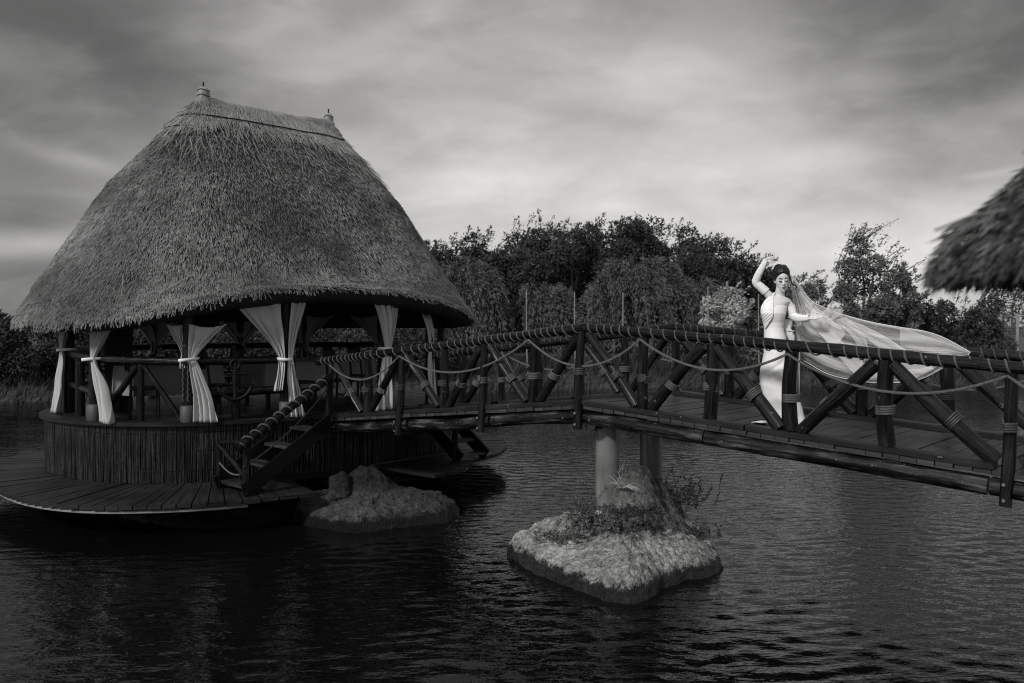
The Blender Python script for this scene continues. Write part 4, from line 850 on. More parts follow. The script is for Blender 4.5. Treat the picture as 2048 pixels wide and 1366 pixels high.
# ------------------------------------------------------------------ things inside the hut
def build_inside():
    # tall dark cabinet left, and a hanging panel next to it
    c = empty('cabinet'); tag(c, 'tall dark wooden cabinet standing inside the hut behind the left railing', 'cabinet'); p = at(238, 845, 14.3); dx = Vector((.95, .3, 0)).normalized(); dy = Vector((-dx.y, dx.x, 0)); b = Vector((p.x, p.y, ZF))
    MB().box(b + Vector((0, 0, .78)), dx * .19, dy * .2, (0, 0, .77)).build('body', M_DARKWOOD, c, smooth=False)
    for s in (-1, 1): MB().box(b + dx * s * .095 - dy * .206 + Vector((0, 0, .78)), dx * .088, dy * .006, (0, 0, .72)).build('door', M_DARKWOOD, c, smooth=False)
    MB().box(b + Vector((0, 0, 1.565)), dx * .21, dy * .22, (0, 0, .012)).build('top', M_DARKWOOD, c, smooth=False)
    def table(label, a, bb, lx=.7, ly=.45):
        t = empty('table'); tag(t, label, 'table', 'tables inside the hut'); o = hp(a, bb, ZF)
        MB().box(o + Vector((0, 0, .73)), HA * lx, HB * ly, (0, 0, .018)).build('table_top', M_DARKWOOD, t, smooth=False)
        for sx in (-1, 1):
            for sy in (-1, 1): MB().box(o + HA * sx * (lx - .08) + HB * sy * (ly - .08) + Vector((0, 0, .356)), HA * .03, HB * .03, (0, 0, .355)).build('leg', M_DARKWOOD, t, smooth=False)
        rings = []
        for z, e, w in ((.752, .0, 0), (.745, .012, .0), (.6, .03, .012), (.42, .045, .022), (.30, .05, .03)):
            rg = []
            for k in range(72):
                an = 2 * math.pi * k / 72; cx, sy = math.cos(an), math.sin(an); m_ = max(abs(cx), abs(sy)); rg.append(o + HA * (cx / m_) * (lx + e + w * math.sin(k * 1.4)) + HB * (sy / m_) * (ly + e + w * math.sin(k * 1.4)) + Vector((0, 0, z)))
            rings.append(rg)
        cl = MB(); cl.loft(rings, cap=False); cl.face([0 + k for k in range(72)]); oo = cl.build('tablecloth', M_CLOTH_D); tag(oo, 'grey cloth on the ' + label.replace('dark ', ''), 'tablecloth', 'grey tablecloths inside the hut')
    table('dark table inside the hut behind the front post', -2.0, .3); table('dark table inside the hut behind the anchor', .1, .5); table('dark table inside the hut behind the bridge end', 1.7, -.6)
    def chair(label, a, bb, rot):
        t = empty('chair'); tag(t, label, 'chair', 'dark chairs inside the hut'); o = hp(a, bb, ZF); x = Vector((math.cos(rot), math.sin(rot), 0)); y = Vector((-x.y, x.x, 0)); Z = Vector((0, 0, 1))
        MB().box(o + Z * .45, x * .21, y * .21, Z * .02).build('seat', M_DARKWOOD, t, smooth=False)
        for sx in (-1, 1):
            MB().tube([o + x * sx * .19 - y * .19, o + x * sx * .19 - y * .19 + Z * .45], .02, 6).build('leg', M_DARKWOOD, t)
            MB().tube([o + x * sx * .19 + y * .21, o + x * sx * .19 + y * .19 + Z * .45, o + x * sx * .18 + y * .25 + Z * .98], .02, 6).build('leg', M_DARKWOOD, t)
        mb = MB(); mb.loft([[o + x * q + y * (.205 + .05 * h + .02 * (q / .18) ** 2) + Z * (.5 + h * .5 + (.05 * (1 - (q / .18) ** 2) if h > .9 else 0)) for q in np.linspace(-.17, .17, 9)] for h in (.45, .6, .8, 1.0)], cap=False, wrap=False); bo = mb.build('backrest', M_DARKWOOD, t); s = bo.modifiers.new('th', 'SOLIDIFY'); s.thickness = .03
        MB().tube([o - x * .19 - y * .0 + Z * .2, o + x * .19 - y * .0 + Z * .2], .014, 6).build('stretcher', M_DARKWOOD, t)
    chair('dark round-backed chair nearest the front hut post', -1.7, 1.35, 2.4); chair('dark chair in the hut beside the tall cabinet', -2.7, 1.1, 2.0); chair('dark chair in the hut right of the anchor', -.35, 1.55, 2.5)
    chair('dark chair in the hut behind the stair handrail', .5, 1.6, 2.2); chair('dark chair in the hut at the middle of the back railing', -.6, -.6, -.8); chair('dark chair in the hut behind the bridge\'s first braces', 1.6, .7, 2.3)
    # iron anchor on the front railing
    an = empty('anchor'); tag(an, 'dark iron anchor hung on the hut\'s front railing post', 'anchor'); c = Vector((ANCHOR_AT.x, ANCHOR_AT.y, 0)) + HB * .12 - HA * .08; d = (HP[3] - HP[2]).normalized(); Z = Vector((0, 0, 1))
    ez = EYE - .58
    MB().tube([c + d * .065 * math.cos(k * .4189) + Z * (ez + .065 * math.sin(k * .4189)) for k in range(16)], .020, 8).build('ring', M_IRON, an)
    MB().tube([c + Z * (ez - .06), c + Z * (ez - .50)], .026, 8).build('shank', M_IRON, an); MB().tube([c - d * .16 + Z * (ez - .14), c + d * .16 + Z * (ez - .14)], .018, 8).build('stock', M_IRON, an)
    MB().tube([c + d * .24 * math.sin(th) + Z * (ez - .27 - .24 * math.cos(th)) for th in np.linspace(-1.35, 1.35, 17)], [.01] + [.028] * 15 + [.01], 8).build('arms', M_IRON, an)
    for s in (-1, 1):
        q = c + d * s * .235 + Z * (ez - .25); mb = MB(); mb.loft([[q + d * s * -.055 - Z * .03 + HB * y for y in (-.02, .02)], [q + d * s * .03 - Z * .06 + HB * y for y in (-.03, .03)], [q + d * s * .015 + Z * .06 + HB * y for y in (-.003, .003)]], cap=True, wrap=False)
        fo = mb.build('fluke', M_IRON, an); so = fo.modifiers.new('th', 'SOLIDIFY'); so.thickness = .012
build_inside()

# ------------------------------------------------------------------ thatched parasol at the right edge, close to the camera
def build_parasol():
    t = empty('thatched_parasol'); tag(t, 'shaggy thatched parasol eave hanging into the picture at the right edge', 'parasol'); c = Vector((2.145, 2.4, 0)); Re = .85; ze = EYE + .235
    MB().tube([(c.x, c.y, .9), (c.x, c.y, ze + .95)], .07, 12, jit=.1).build('post', M_LOG, t)
    def P(ph, r, z): return c + Vector((math.cos(ph) * r, math.sin(ph) * r, z))
    def prof(k): return .02 + (Re - .02) * k, ze + .90 * (1 - k) - .03 * k * k
    mb = MB(); mb.loft([[P(2 * math.pi * i / 64, *prof(k)) for i in range(64)] for k in np.linspace(0, 1, 14)] + [[P(2 * math.pi * i / 64, Re - dr, ze + dz) for i in range(64)] for dr, dz in ((.02, -.05), (.10, -.08), (.24, -.0), (.32, .18), (.76, .64))], cap=False); roof = mb.build('roof', M_THATCH, t, sharp=False)
    n = 24000; ph = rng.uniform(0, 6.283, n); k = np.sqrt(rng.uniform(.02, 1.0, n)); k[:9000] = 1.0; r = .02 + (Re - .02) * k; z = ze + .90 * (1 - k) - .03 * k * k; z[:9000] -= rng.uniform(0, .055, 9000)
    er = np.stack([np.cos(ph), np.sin(ph), np.zeros(n)], 1); B = np.array([c.x, c.y, 0]) + er * r[:, None] + np.array([0, 0, 1]) * z[:, None]
    clump = np.array([noise.noise((float(a) * 9, float(b) * 6, 0)) for a, b in zip(ph, k)])
    T = er * .70 + np.array([0, 0, -.72]) + rng.normal(size=(n, 3)) * .16 + np.array([-.18, -.05, .05]); T[:9000] += np.array([0, 0, -.1]) * rng.uniform(0, 1, (9000, 1)) - er[:9000] * rng.uniform(0, .5, (9000, 1))
    B += (er * .7 + np.array([0, 0, .7])) * (.012 + .045 * clump[:, None]); L_ = rng.uniform(.03, .085, n) * (1 + .7 * clump)
    V, Fc = leaf_arrays(B, T, L_, rng.uniform(.005, .012, n)); uv = np.repeat(rng.uniform(0, 300, (n, 2)), 4, 0); tag(np_mesh('thatch_straw', V, Fc, mat('old_straw', .012, .15, rough=.6, spec=.25, contrast=(.25, .78), second=(9.0, .3, 1.6)), roof, uv), kind='stuff')
    for (a, b, rr_) in ((at(2010, 420, 2.05), at(1870, 461, 2.0), .004), (at(1960, 470, 2.1), at(1866, 500, 2.05), .0016), (at(1950, 478, 2.1), at(1862, 515, 2.0), .0016)): MB().tube([a, a.lerp(b, .5) + Vector((0, 0, .008)), b], [rr_, rr_, rr_ * .7], 6).build('loose_reed', M_STRAW, roof)
build_parasol()

# ------------------------------------------------------------------ the bride
BD = 9.36
def q_(px, py, dd=0.0): return at(px, py, BD + dd)
S = BD / FPX                                     # metres per photo pixel at the bride
def ell(py, cx, hw, dep, dd=0.0, n=40, flat=0.0):
    z = EYE + (650 - py) * S; x0 = (cx - 1024) * S
    return [Vector((x0 + math.cos(2 * math.pi * k / n) * hw * S, BD + dd + math.sin(2 * math.pi * k / n) * dep, z)) for k in range(n)]
HEADC = q_(1564.5, 560.5, -.02)
def head_axes():
    yaw, pitch, roll = R(-8), R(12), R(-3)
    f = Vector((math.sin(yaw) * math.cos(pitch), -math.cos(yaw) * math.cos(pitch), -math.sin(pitch))); up = Vector((math.sin(roll), 0, 1)); r = f.cross(up).normalized(); u = r.cross(f).normalized(); return r, u, f
HR, HU, HF = head_axes()
def hd(x, y, z): return HEADC + HR * x + HU * y + HF * z        # right (viewer's left is -), up, forward
def build_bride():
    pr = empty('person'); tag(pr, 'person in a white one-shoulder wedding gown and veil posing on the footbridge', 'person')
    body = MB()
    # torso and hips (skin under the gown), closed loft
    tor = [(590, 1558, 7.5, .055, .02), (594, 1559, 13, .065, .02), (598, 1559, 22, .08, .02), (604, 1556, 26, .095, .01), (612, 1548.5, 23.5, .105, 0), (625, 1546, 22.5, .115, -.01), (640, 1547, 19, .10, 0), (655, 1547.3, 16.5, .09, 0), (672, 1549.5, 18.5, .10, 0), (690, 1551, 21, .115, 0), (714, 1553, 22.5, .12, 0), (735, 1552, 24, .12, 0), (760, 1553, 22, .10, 0)]
    body.loft([ell(*r) for r in tor])
    body.tube([q_(1558, 600, .03), q_(1559, 590, .02), q_(1561, 580, .0), q_(1562.5, 570, .0)], [.062, .052, .049, .05], 16)       # neck
    for s in (-1, 1): body.tube([q_(1552 + s * 9, 745, 0), q_(1560 + s * 6, 795, 0), q_(1567 + s * 5, 842, 0)], [.085, .058, .035], 12); body.tube([q_(1567 + s * 5, 836, .03), q_(1566 + s * 6, 847, -.10)], [.035, .025], 10)
    # arms: her raised right arm (left in the picture) and her outstretched left arm
    RA = [q_(1544, 598, .02), q_(1533, 585, .02), q_(1512, 564.5, .03), q_(1520, 545, -.02), q_(1531, 522, -.06)]
    body.tube(RA, [.050, .041, .036, .033, .023], 14)
    LA = [q_(1573, 604, .01), q_(1580.5, 612, .0), q_(1586.5, 631, .0), q_(1600, 636, -.10), q_(1618, 635.5, -.20)]
    body.tube(LA, [.048, .042, .037, .033, .023], 14)
    # raised hand: palm turned up, fingers fanned
    def hand(wr, kn, ups, fingers, thumb):
        wr, kn = Vector(wr), Vector(kn); ax = (kn - wr).normalized(); side = Vector(ups).normalized()
        body.tube([wr - ax * .015, wr.lerp(kn, .35), wr.lerp(kn, .8), kn + ax * .004], [.021, .031, .036, .032], 14, squash=(1.12, .50), start=side)
        for (off, pts, r) in fingers: b = kn + side * off - ax * .012; body.tube([b] + [Vector(p) for p in pts], [r * 1.08, r, r * .95, r * .72][:len(pts) + 1], 8)
        body.tube([Vector(p) for p in thumb], [.013, .0105, .0095, .007], 8)
    hand(q_(1532, 520, -.06), q_(1546.5, 519, -.09), Vector((0, -.6, .8)),
         [(.026, [q_(1548, 513.5, -.115), q_(1548.2, 508.5, -.115), q_(1547.6, 504.8, -.11)], .0085), (.008, [q_(1552, 516.5, -.12), q_(1554.8, 511.5, -.12), q_(1556.2, 507.8, -.115)], .0087),
          (-.010, [q_(1552, 519.5, -.10), q_(1555.5, 517, -.10), q_(1557.5, 513.8, -.10)], .0083), (-.026, [q_(1551, 521.8, -.075), q_(1554.5, 521.2, -.075), q_(1557, 519.2, -.075)], .0072)],
         [q_(1537, 522.5, -.085), q_(1542.5, 525.0, -.11), q_(1547, 524.6, -.125), q_(1550, 522.6, -.13)])
    hand(q_(1618, 635.5, -.20), q_(1633.5, 634.2, -.245), Vector((.1, .75, .55)),
         [(.027, [q_(1638.5, 630.8, -.25), q_(1642.5, 628.6, -.25), q_(1645.6, 627.2, -.245)], .0085), (.009, [q_(1640, 632.2, -.27), q_(1645.5, 629.8, -.275), q_(1650, 628.4, -.275)], .0087),
          (-.009, [q_(1640, 634.4, -.285), q_(1646, 632.0, -.295), q_(1651, 630.2, -.295)], .0083), (-.026, [q_(1638.5, 636.6, -.29), q_(1643.5, 634.8, -.30), q_(1647.5, 633.4, -.30)], .0072)],
         [q_(1621.5, 633.0, -.19), q_(1627, 629.6, -.195), q_(1632, 626.4, -.205), q_(1636, 625.2, -.21)])
    # head
    rings = []
    prof = [(-.118, .012, .062, .012), (-.112, .028, .078, .018), (-.100, .040, .086, .022), (-.085, .050, .089, .035), (-.065, .058, .090, .055), (-.040, .065, .0905, .075), (-.015, .070, .090, .088), (.010, .0725, .087, .095), (.035, .074, .089, .10), (.060, .073, .087, .10), (.085, .066, .075, .09), (.105, .050, .052, .07), (.117, .026, .025, .035)]
    for y, w, fr, bk in prof:
        rg = []
        for k in range(48):
            a = 2 * math.pi * k / 48; x = math.cos(a) * w; zc = math.sin(a); z = zc * (fr if zc > 0 else bk)
            if zc > 0: z *= (1 - .10 * abs(math.cos(a)) ** 3)
            for ex in (-.030, .030): z -= .010 * math.exp(-((x - ex) / .016) ** 2 - ((y - .012) / .013) ** 2) if zc > 0 else 0      # eye sockets
            for ex in (-.038, .038): z += .004 * math.exp(-((x - ex) / .014) ** 2 - ((y + .022) / .016) ** 2) if zc > 0 else 0      # cheekbones
            z += .007 * math.exp(-(x / .018) ** 2 - ((y + .064) / .011) ** 2) if zc > 0 else 0; z += .006 * math.exp(-(x / .014) ** 2 - ((y + .104) / .012) ** 2) if zc > 0 else 0
            rg.append(hd(x, y, z))
        rings.append(rg)
    body.loft(rings)
    body.tube([hd(0, .022, .078), hd(0, 0, .093), hd(0, -.020, .105), hd(0, -.030, .100), hd(0, -.036, .085)], [.007, .0085, .0115, .0125, .008], 10)
    for s in (-1, 1):
        body.tube([hd(s * .009, -.028, .096), hd(s * .012, -.031, .088)], [.007, .006], 8)
        body.tube([hd(s * .071, .014, -.004), hd(s * .078, .006, -.010), hd(s * .077, -.014, -.006), hd(s * .071, -.026, 0)], [.009, .011, .010, .007], 8)       # ears
    for s in (-1, 1): body.tube([hd(s * .043, .012, .071), hd(s * .030, .0135, .0835), hd(s * .017, .012, .082)], [.006, .0115, .006], 8)          # closed lids
    me = body.mesh('body_src'); src = bpy.data.objects.new('body_src', me); COL.objects.link(src)
    rm = src.modifiers.new('r', 'REMESH'); rm.mode = 'VOXEL'; rm.voxel_size = .0042; sm = src.modifiers.new('s', 'SMOOTH'); sm.iterations = 3; sm.factor = .5
    dg = bpy.context.evaluated_depsgraph_get(); ev = bpy.data.meshes.new_from_object(src.evaluated_get(dg)); bpy.data.objects.remove(src)
    ev.materials.clear(); ev.polygons.foreach_set('use_smooth', np.ones(len(ev.polygons), bool)); bodyo = link('body', ev, M_SKIN, pr)
    # face details
    for s in (-1, 1):
        MB().tube([hd(s * x, y, z) for x, y, z in ((.015, .006, .0895), (.023, .0005, .0945), (.032, .000, .094), (.041, .0035, .0865), (.048, .009, .076))], [.0016, .0042, .0052, .0048, .0016], 6).build('eyelash', M_LASH, bodyo)
        MB().tube([hd(s * x, y, z) for x, y, z in ((.013, .030, .0905), (.024, .0345, .091), (.036, .0355, .087), (.050, .029, .076))], [.0034, .0056, .0050, .0016], 6, squash=(1, .6)).build('eyebrow', M_BROW, bodyo)
    MB().tube([hd(x, y, z) for x, y, z in ((-.023, -.064, .086), (-.012, -.0595, .0955), (-.004, -.058, .0985), (0, -.0595, .0985), (.004, -.058, .0985), (.012, -.0595, .0955), (.023, -.064, .086))], [.001, .0042, .005, .0045, .005, .0042, .001], 8).build('lip', M_LIP, bodyo)
    MB().tube([hd(x, y, z) for x, y, z in ((-.021, -.0655, .087), (-.011, -.0705, .0955), (0, -.0725, .098), (.011, -.0705, .0955), (.021, -.0655, .087))], [.001, .005, .006, .005, .001], 8).build('lip', M_LIP, bodyo)
    # hair: swept up, parted in the middle, bun behind the crown, one loose curl
    hair = MB()
    rings = []
    for y, w, fr, bk in ((-.062, .058, -.020, .070), (-.04, .068, -.012, .085), (-.01, .0745, -.002, .100), (.025, .0775, .030, .110), (.055, .080, .072, .115), (.080, .081, .086, .116), (.100, .0785, .082, .112), (.118, .072, .072, .102), (.134, .061, .058, .088), (.147, .045, .040, .066), (.156, .024, .020, .036), (.160, .008, .006, .010)):
        rg = []
        for k in range(48):
            a = 2 * math.pi * k / 48; zc = math.sin(a); x = math.cos(a) * w; front = fr if zc > 0 else bk
            z = zc * front if fr > 0 or zc <= 0 else zc * .01 + fr; z -= .024 * math.exp(-(x / .026) ** 2) if zc > 0 and .05 < y < .095 else 0; rg.append(hd(x, y + .006 * math.exp(-(x / .01) ** 2) * (1 if zc > 0 and y > .05 else 0), z))
        rings.append(rg)
    hair.loft(rings)
    for cx, cy, cz, r, sd in ((.026, .128, -.050, .050, 1), (-.022, .124, -.055, .044, 3), (.052, .098, -.060, .040, 4), (.066, .062, -.055, .034, 2), (.0, .06, -.095, .05, 5), (.062, .025, -.05, .030, 6)):
        rr_ = []
        for j in range(1, 10):
            th = math.pi * j / 10; rr_.append([hd(cx + math.sin(th) * math.cos(2 * math.pi * k / 18) * r, cy + math.cos(th) * r * .85, cz + math.sin(th) * math.sin(2 * math.pi * k / 18) * r) for k in range(18)])
        hair.loft(rr_)
    for s in (-1, 1):                                # swept bands from the parting to the temples
        for k in range(4): hair.tube([hd(s * (.004 + k * .006), .094 + .010 * k, .072 - .014 * k), hd(s * (.036 + .004 * k), .080 + .010 * k, .068 - .014 * k), hd(s * (.064 + .003 * k), .045 + .008 * k, .040 - .014 * k), hd(s * .079, .005 + .012 * k, .006 - .016 * k), hd(s * .072, -.03 + .01 * k, -.03 - .02 * k)], [.008, .010, .011, .009, .007], 8)
    ho = hair.mesh('hair_src'); src = bpy.data.objects.new('hair_src', ho); COL.objects.link(src); rm = src.modifiers.new('r', 'REMESH'); rm.mode = 'VOXEL'; rm.voxel_size = .005; sm = src.modifiers.new('s', 'SMOOTH'); sm.iterations = 2
    dg = bpy.context.evaluated_depsgraph_get(); ev = bpy.data.meshes.new_from_object(src.evaluated_get(dg)); bpy.data.objects.remove(src); ev.materials.clear(); ev.polygons.foreach_set('use_smooth', np.ones(len(ev.polygons), bool)); hairo = link('hair', ev, M_HAIR, pr)
    MB().tube([q_(1580.5, 552, -.06), q_(1582, 560, -.07), q_(1583.2, 566.5, -.075), q_(1587, 569.8, -.08), q_(1592, 571.2, -.08), q_(1593.6, 573.5, -.08), q_(1592.5, 577, -.08), q_(1588.5, 580.2, -.08), q_(1585.5, 582, -.08)], [.006, .0075, .008, .008, .0085, .007, .0045, .003, .001], 7).build('loose_curl', M_HAIR, hairo)
    # ---- gown
    gown = [(611.5, 1549.5, 23.0, .112, 0), (613, 1548.5, 24.6, .118, 0), (619, 1546.8, 24.8, .124, -.005), (627, 1545.8, 24.0, .126, -.012), (635, 1546.2, 22.0, .118, -.008), (645, 1546.8, 19.6, .106, 0), (655, 1547.2, 18.2, .100, 0), (664, 1548.3, 19.0, .104, 0), (674, 1549.8, 20.6, .112, 0),
            (690, 1551, 22.8, .122, 0), (708, 1552.4, 23.8, .13, 0), (722, 1552.4, 26.2, .135, 0), (738, 1551.6, 29.6, .14, 0), (755, 1552, 31.5, .145, 0), (770, 1554, 32.5, .15, 0), (785, 1558, 33, .15, 0), (800, 1563.5, 33.5, .155, 0), (815, 1569, 32.5, .16, 0), (830, 1573, 31.5, .165, 0), (840, 1574.5, 32.5, .18, 0), (847.5, 1574, 35, .20, 0)]
    rows = []
    def gi(t, c): return float(np.interp(t, [g[0] for g in gown], [g[c] for g in gown]))
    for t in np.concatenate([np.linspace(611.5, 680, 56), np.linspace(682, 847.5, 60)]):
        cx, hw, dep, dd = (gi(t, c) for c in (1, 2, 3, 4)); z = EYE + (650 - t) * S; x0 = (cx - 1024) * S; rg = []
        for k in range(96):
            a = 2 * math.pi * k / 96; x = math.cos(a); y = math.sin(a); dsp = 0
            gath = math.exp(-((x - .35) / .35) ** 2) * max(0, -y)                       # ruching of the bodice side
            if 625 < t < 672: dsp += .0010 * gath * math.sin(t * 1.7 + 2.5 * x + 1.2 * math.sin(t * .31))
            if t > 690: dsp += .004 * noise.noise((x * 2.2, t * .045, 3)) * min(1, (t - 690) / 20) + .007 * math.exp(-((t - 738 + 14 * x) / 4.5) ** 2) * max(0, -y) * (1 if x > -.4 else .3) - .005 * math.exp(-((t - 727 + 20 * x) / 4) ** 2) * max(0, -y)
            if t > 760: dsp += .008 * math.sin(5 * a + t * .02) * min(1, (t - 760) / 60)
            rg.append(Vector((x0 + x * (hw * S + dsp), BD + dd + y * (dep + dsp * 1.5), z)))
        rows.append(rg)
    mb = MB(); mb.loft(rows, cap=False); go = mb.build('gown', M_SATIN, pr, sharp=False); so = go.modifiers.new('th', 'SOLIDIFY'); so.thickness = .003; so.offset = -1
    # hem and train lying on the boards
    for (x0, x1, y, w, dd) in ((1503, 1550, 845.5, 5.5, -.06), (1592, 1607, 846.5, 4.5, -.04)):
        rg = []
        for j in range(9):
            row = []
            for i in range(15):
                f = i / 14; px = x0 + (x1 - x0) * f; hh = 3.0 * math.sin(math.pi * min(1, f * 1.0)) * math.sin(math.pi * j / 8) + 1.2 * math.sin(f * 9 + j); row.append(q_(px, y - max(hh, 0) - .5, dd + (j / 8 - .5) * w * .04 * math.sin(math.pi * min(1, .15 + f))))
            rg.append(row)
        t_ = MB(); t_.loft(rg, cap=False, wrap=False); to = t_.build('train', M_SATIN, go, sharp=False); so = to.modifiers.new('th', 'SOLIDIFY'); so.thickness = .004
    # draped one-shoulder sash with diagonal pleats
    rows = []
    for j in range(111):
        v = j / 110; rowp = []
        L0 = [(1549, 584.5), (1541, 590), (1530, 600), (1522.2, 613), (1521.2, 624), (1524.5, 636), (1528, 647), (1529.5, 656)]; R0 = [(1549.5, 585), (1548, 591), (1546.5, 600), (1546.4, 612), (1546.6, 622), (1546.4, 632), (1539.5, 644), (1530.2, 657)]
        ft = v * 7; i0 = min(int(ft), 6); g = ft - i0; l = [L0[i0][c] * (1 - g) + L0[i0 + 1][c] * g for c in (0, 1)]; r = [R0[i0][c] * (1 - g) + R0[i0 + 1][c] * g for c in (0, 1)]
        for i in range(61):
            s = i / 60; px, py = l[0] * (1 - s) + r[0] * s, l[1] * (1 - s) + r[1] * s; tt = min(max(py, 611.5), 680); cx, hw, dep, dd = gi(tt, 1), gi(tt, 2), gi(tt, 3), gi(tt, 4)
            if py < 611.5: k = (611.5 - py) / 27; dep = dep * (1 - .45 * k); hw = hw * (1 + .1 * k)
            e = max(-.98, min(.98, (px - cx) / (hw * 1.04))); dpt = dd - dep * math.sqrt(1 - e * e) - .008
            if py < 611.5: dpt = dpt * (1 - min(1, k)) + .0 * k
            pl = .0024 * math.sin((py - 604 + (px - 1530) * .95) * .98) * min(1, 4 * s + .3) * min(1, 4 * (1 - s) + .2); rowp.append(q_(px, py, dpt - pl))
        rows.append(rowp)
    mb = MB(); mb.loft(rows, cap=False, wrap=False); so_ = mb.build('sash', M_SATIN, go, sharp=False); so = so_.modifiers.new('th', 'SOLIDIFY'); so.thickness = .005; so.offset = 0
    MB().tube([q_(1548, 612.2, -.118), q_(1555, 613.2, -.118), q_(1563, 613.0, -.095), q_(1569, 612, -.055)], .0028, 5).build('neckline_trim', M_BROW, go)
    # bow at the back of the waist
    mb = MB(); bow = [(638, 1579, 3, .02), (641, 1579, 8, .035), (648, 1577.5, 9.5, .045), (657, 1576.5, 9.0, .05), (664, 1579, 10, .05), (672, 1583, 9.5, .05), (678, 1586, 6.5, .04), (684, 1587, 5, .03), (690, 1587, 3, .02)]
    mb.loft([[p + Vector((.006 * math.sin(k * 1.7 + r[0]), .006 * math.cos(k * 2.1), 0)) for k, p in enumerate(ell(r[0], r[1], r[2], r[3], .06, 24))] for r in bow]); bo = mb.build('bow', M_SATIN, go, sharp=False)
    MB().tube([q_(1570, 660, .01), q_(1578, 661, .0), q_(1588, 662.5, .02)], [.006, .007, .006], 6).build('bow_knot', M_SATIN, bo)
    # pale underskirt panel hanging behind on the right
    rows = [[q_(1588 + 12 * s + 1.2 * math.sin(s * 9 + t * 4), 700 + 147 * t, .10 + .03 * math.sin(s * 11 + t)) for s in np.linspace(0, 1, 20)] for t in np.linspace(0, 1, 24)]
    mb = MB(); mb.loft(rows, cap=False, wrap=False); uo = mb.build('back_panel', M_CLOTH, go, sharp=False); so = uo.modifiers.new('th', 'SOLIDIFY'); so.thickness = .003
    # ---- long gloves without fingers
    def sleeve(path, rad, name):
        pts = [Vector(p) for p in path]; fine, rr_ = [], []; n = 60
        for i in range(n + 1):
            f = i / n * (len(pts) - 1); a = min(int(f), len(pts) - 2); t = f - a; p0, p1, p2, p3 = pts[max(a - 1, 0)], pts[a], pts[a + 1], pts[min(a + 2, len(pts) - 1)]
            fine.append(.5 * ((2 * p1) + (p2 - p0) * t + (2 * p0 - 5 * p1 + 4 * p2 - p3) * t * t + (3 * p1 - p0 - 3 * p2 + p3) * t ** 3)); r = rad[a] * (1 - t) + rad[a + 1] * t
            rr_.append(r * (1 + .022 * math.sin(i * 1.25 + 1.6 * math.sin(i * .37) + 2 * math.sin(i * .11)) * (1 if 12 < i < 58 else .2)))
        mb = MB(); mb.tube(fine, rr_, 28, cap=False, jit=.16); o = mb.build(name, M_SATIN, pr, sharp=False); so = o.modifiers.new('th', 'SOLIDIFY'); so.thickness = .003; so.offset = 0; return o, fine
    sleeve([q_(1532, 583.5, .02), q_(1522, 574, .025), q_(1512.5, 564, .03), q_(1515.5, 552, .0), q_(1521, 541, -.025), q_(1532.5, 519.8, -.062)], [.047, .045, .043, .039, .037, .028], 'glove')
    lg, fp = sleeve([q_(1581, 611.5, .0), q_(1583.8, 621, .0), q_(1587.5, 631.5, -.01), q_(1600, 636.2, -.10), q_(1619, 635.4, -.205)], [.048, .047, .044, .039, .029], 'glove')
    for k in range(5): c = fp[-1].lerp(fp[-16], k / 5) + Vector((-.0, -.012, -.034)); MB().tube([c, c + Vector((0, -.004, -.008))], .006, 6).build('button', M_LIP, lg)
    # ---- veil
    vm = bpy.data.materials.new('tulle'); vm.use_nodes = True; nt = vm.node_tree; N = nt.nodes; L = nt.links; N.clear()
    out = N.new('ShaderNodeOutputMaterial'); mix = N.new('ShaderNodeMixShader'); tr = N.new('ShaderNodeBsdfTransparent'); add = N.new('ShaderNodeMixShader'); df = N.new('ShaderNodeBsdfDiffuse'); tl = N.new('ShaderNodeBsdfTranslucent')
    for s_ in (df, tl): s_.inputs[0].default_value = (.82, .82, .82, 1)
    add.inputs[0].default_value = .4; L.new(df.outputs[0], add.inputs[1]); L.new(tl.outputs[0], add.inputs[2])
    tc = N.new('ShaderNodeTexCoord'); mp = N.new('ShaderNodeMapping'); mp.inputs['Scale'].default_value = (1.3, 18, 1); L.new(tc.outputs['UV'], mp.inputs[0])
    nz = N.new('ShaderNodeTexNoise'); nz.inputs['Scale'].default_value = 1.0; nz.inputs['Detail'].default_value = 5; nz.inputs['Roughness'].default_value = .65; nz.inputs['Distortion'].default_value = .5; L.new(mp.outputs[0], nz.inputs['Vector'])
    mr = N.new('ShaderNodeMapRange'); mr.interpolation_type = 'SMOOTHSTEP'; L.new(nz.outputs[0], mr.inputs[0])
    for i, v in enumerate((.36, .66, .20, .90)): mr.inputs[i + 1].default_value = v
    mp2 = N.new('ShaderNodeMapping'); mp2.inputs['Scale'].default_value = (2.0, 5.5, 1); mp2.inputs['Rotation'].default_value = (0, 0, .35); L.new(tc.outputs['UV'], mp2.inputs[0])
    nz2 = N.new('ShaderNodeTexNoise'); nz2.inputs['Scale'].default_value = 1.0; nz2.inputs['Detail'].default_value = 3; nz2.inputs['Distortion'].default_value = .8; L.new(mp2.outputs[0], nz2.inputs['Vector'])
    mr2 = N.new('ShaderNodeMapRange'); mr2.interpolation_type = 'SMOOTHSTEP'; L.new(nz2.outputs[0], mr2.inputs[0])
    for i, v in enumerate((.38, .62, .25, 1.0)): mr2.inputs[i + 1].default_value = v
    mm = N.new('ShaderNodeMath'); mm.operation = 'MULTIPLY'; L.new(mr.outputs[0], mm.inputs[0]); L.new(mr2.outputs[0], mm.inputs[1])
    L.new(mm.outputs[0], mix.inputs[0]); L.new(tr.outputs[0], mix.inputs[1]); L.new(add.outputs[0], mix.inputs[2]); L.new(mix.outputs[0], out.inputs[0])
    vhem = mat('veil_hem', .7, .75, rough=.7)
    UP = [(1580, 549), (1590, 558), (1603, 574), (1623, 599), (1648, 612), (1680, 625), (1740, 642), (1796, 653), (1851, 663), (1888, 676), (1922, 694), (1940, 704)]
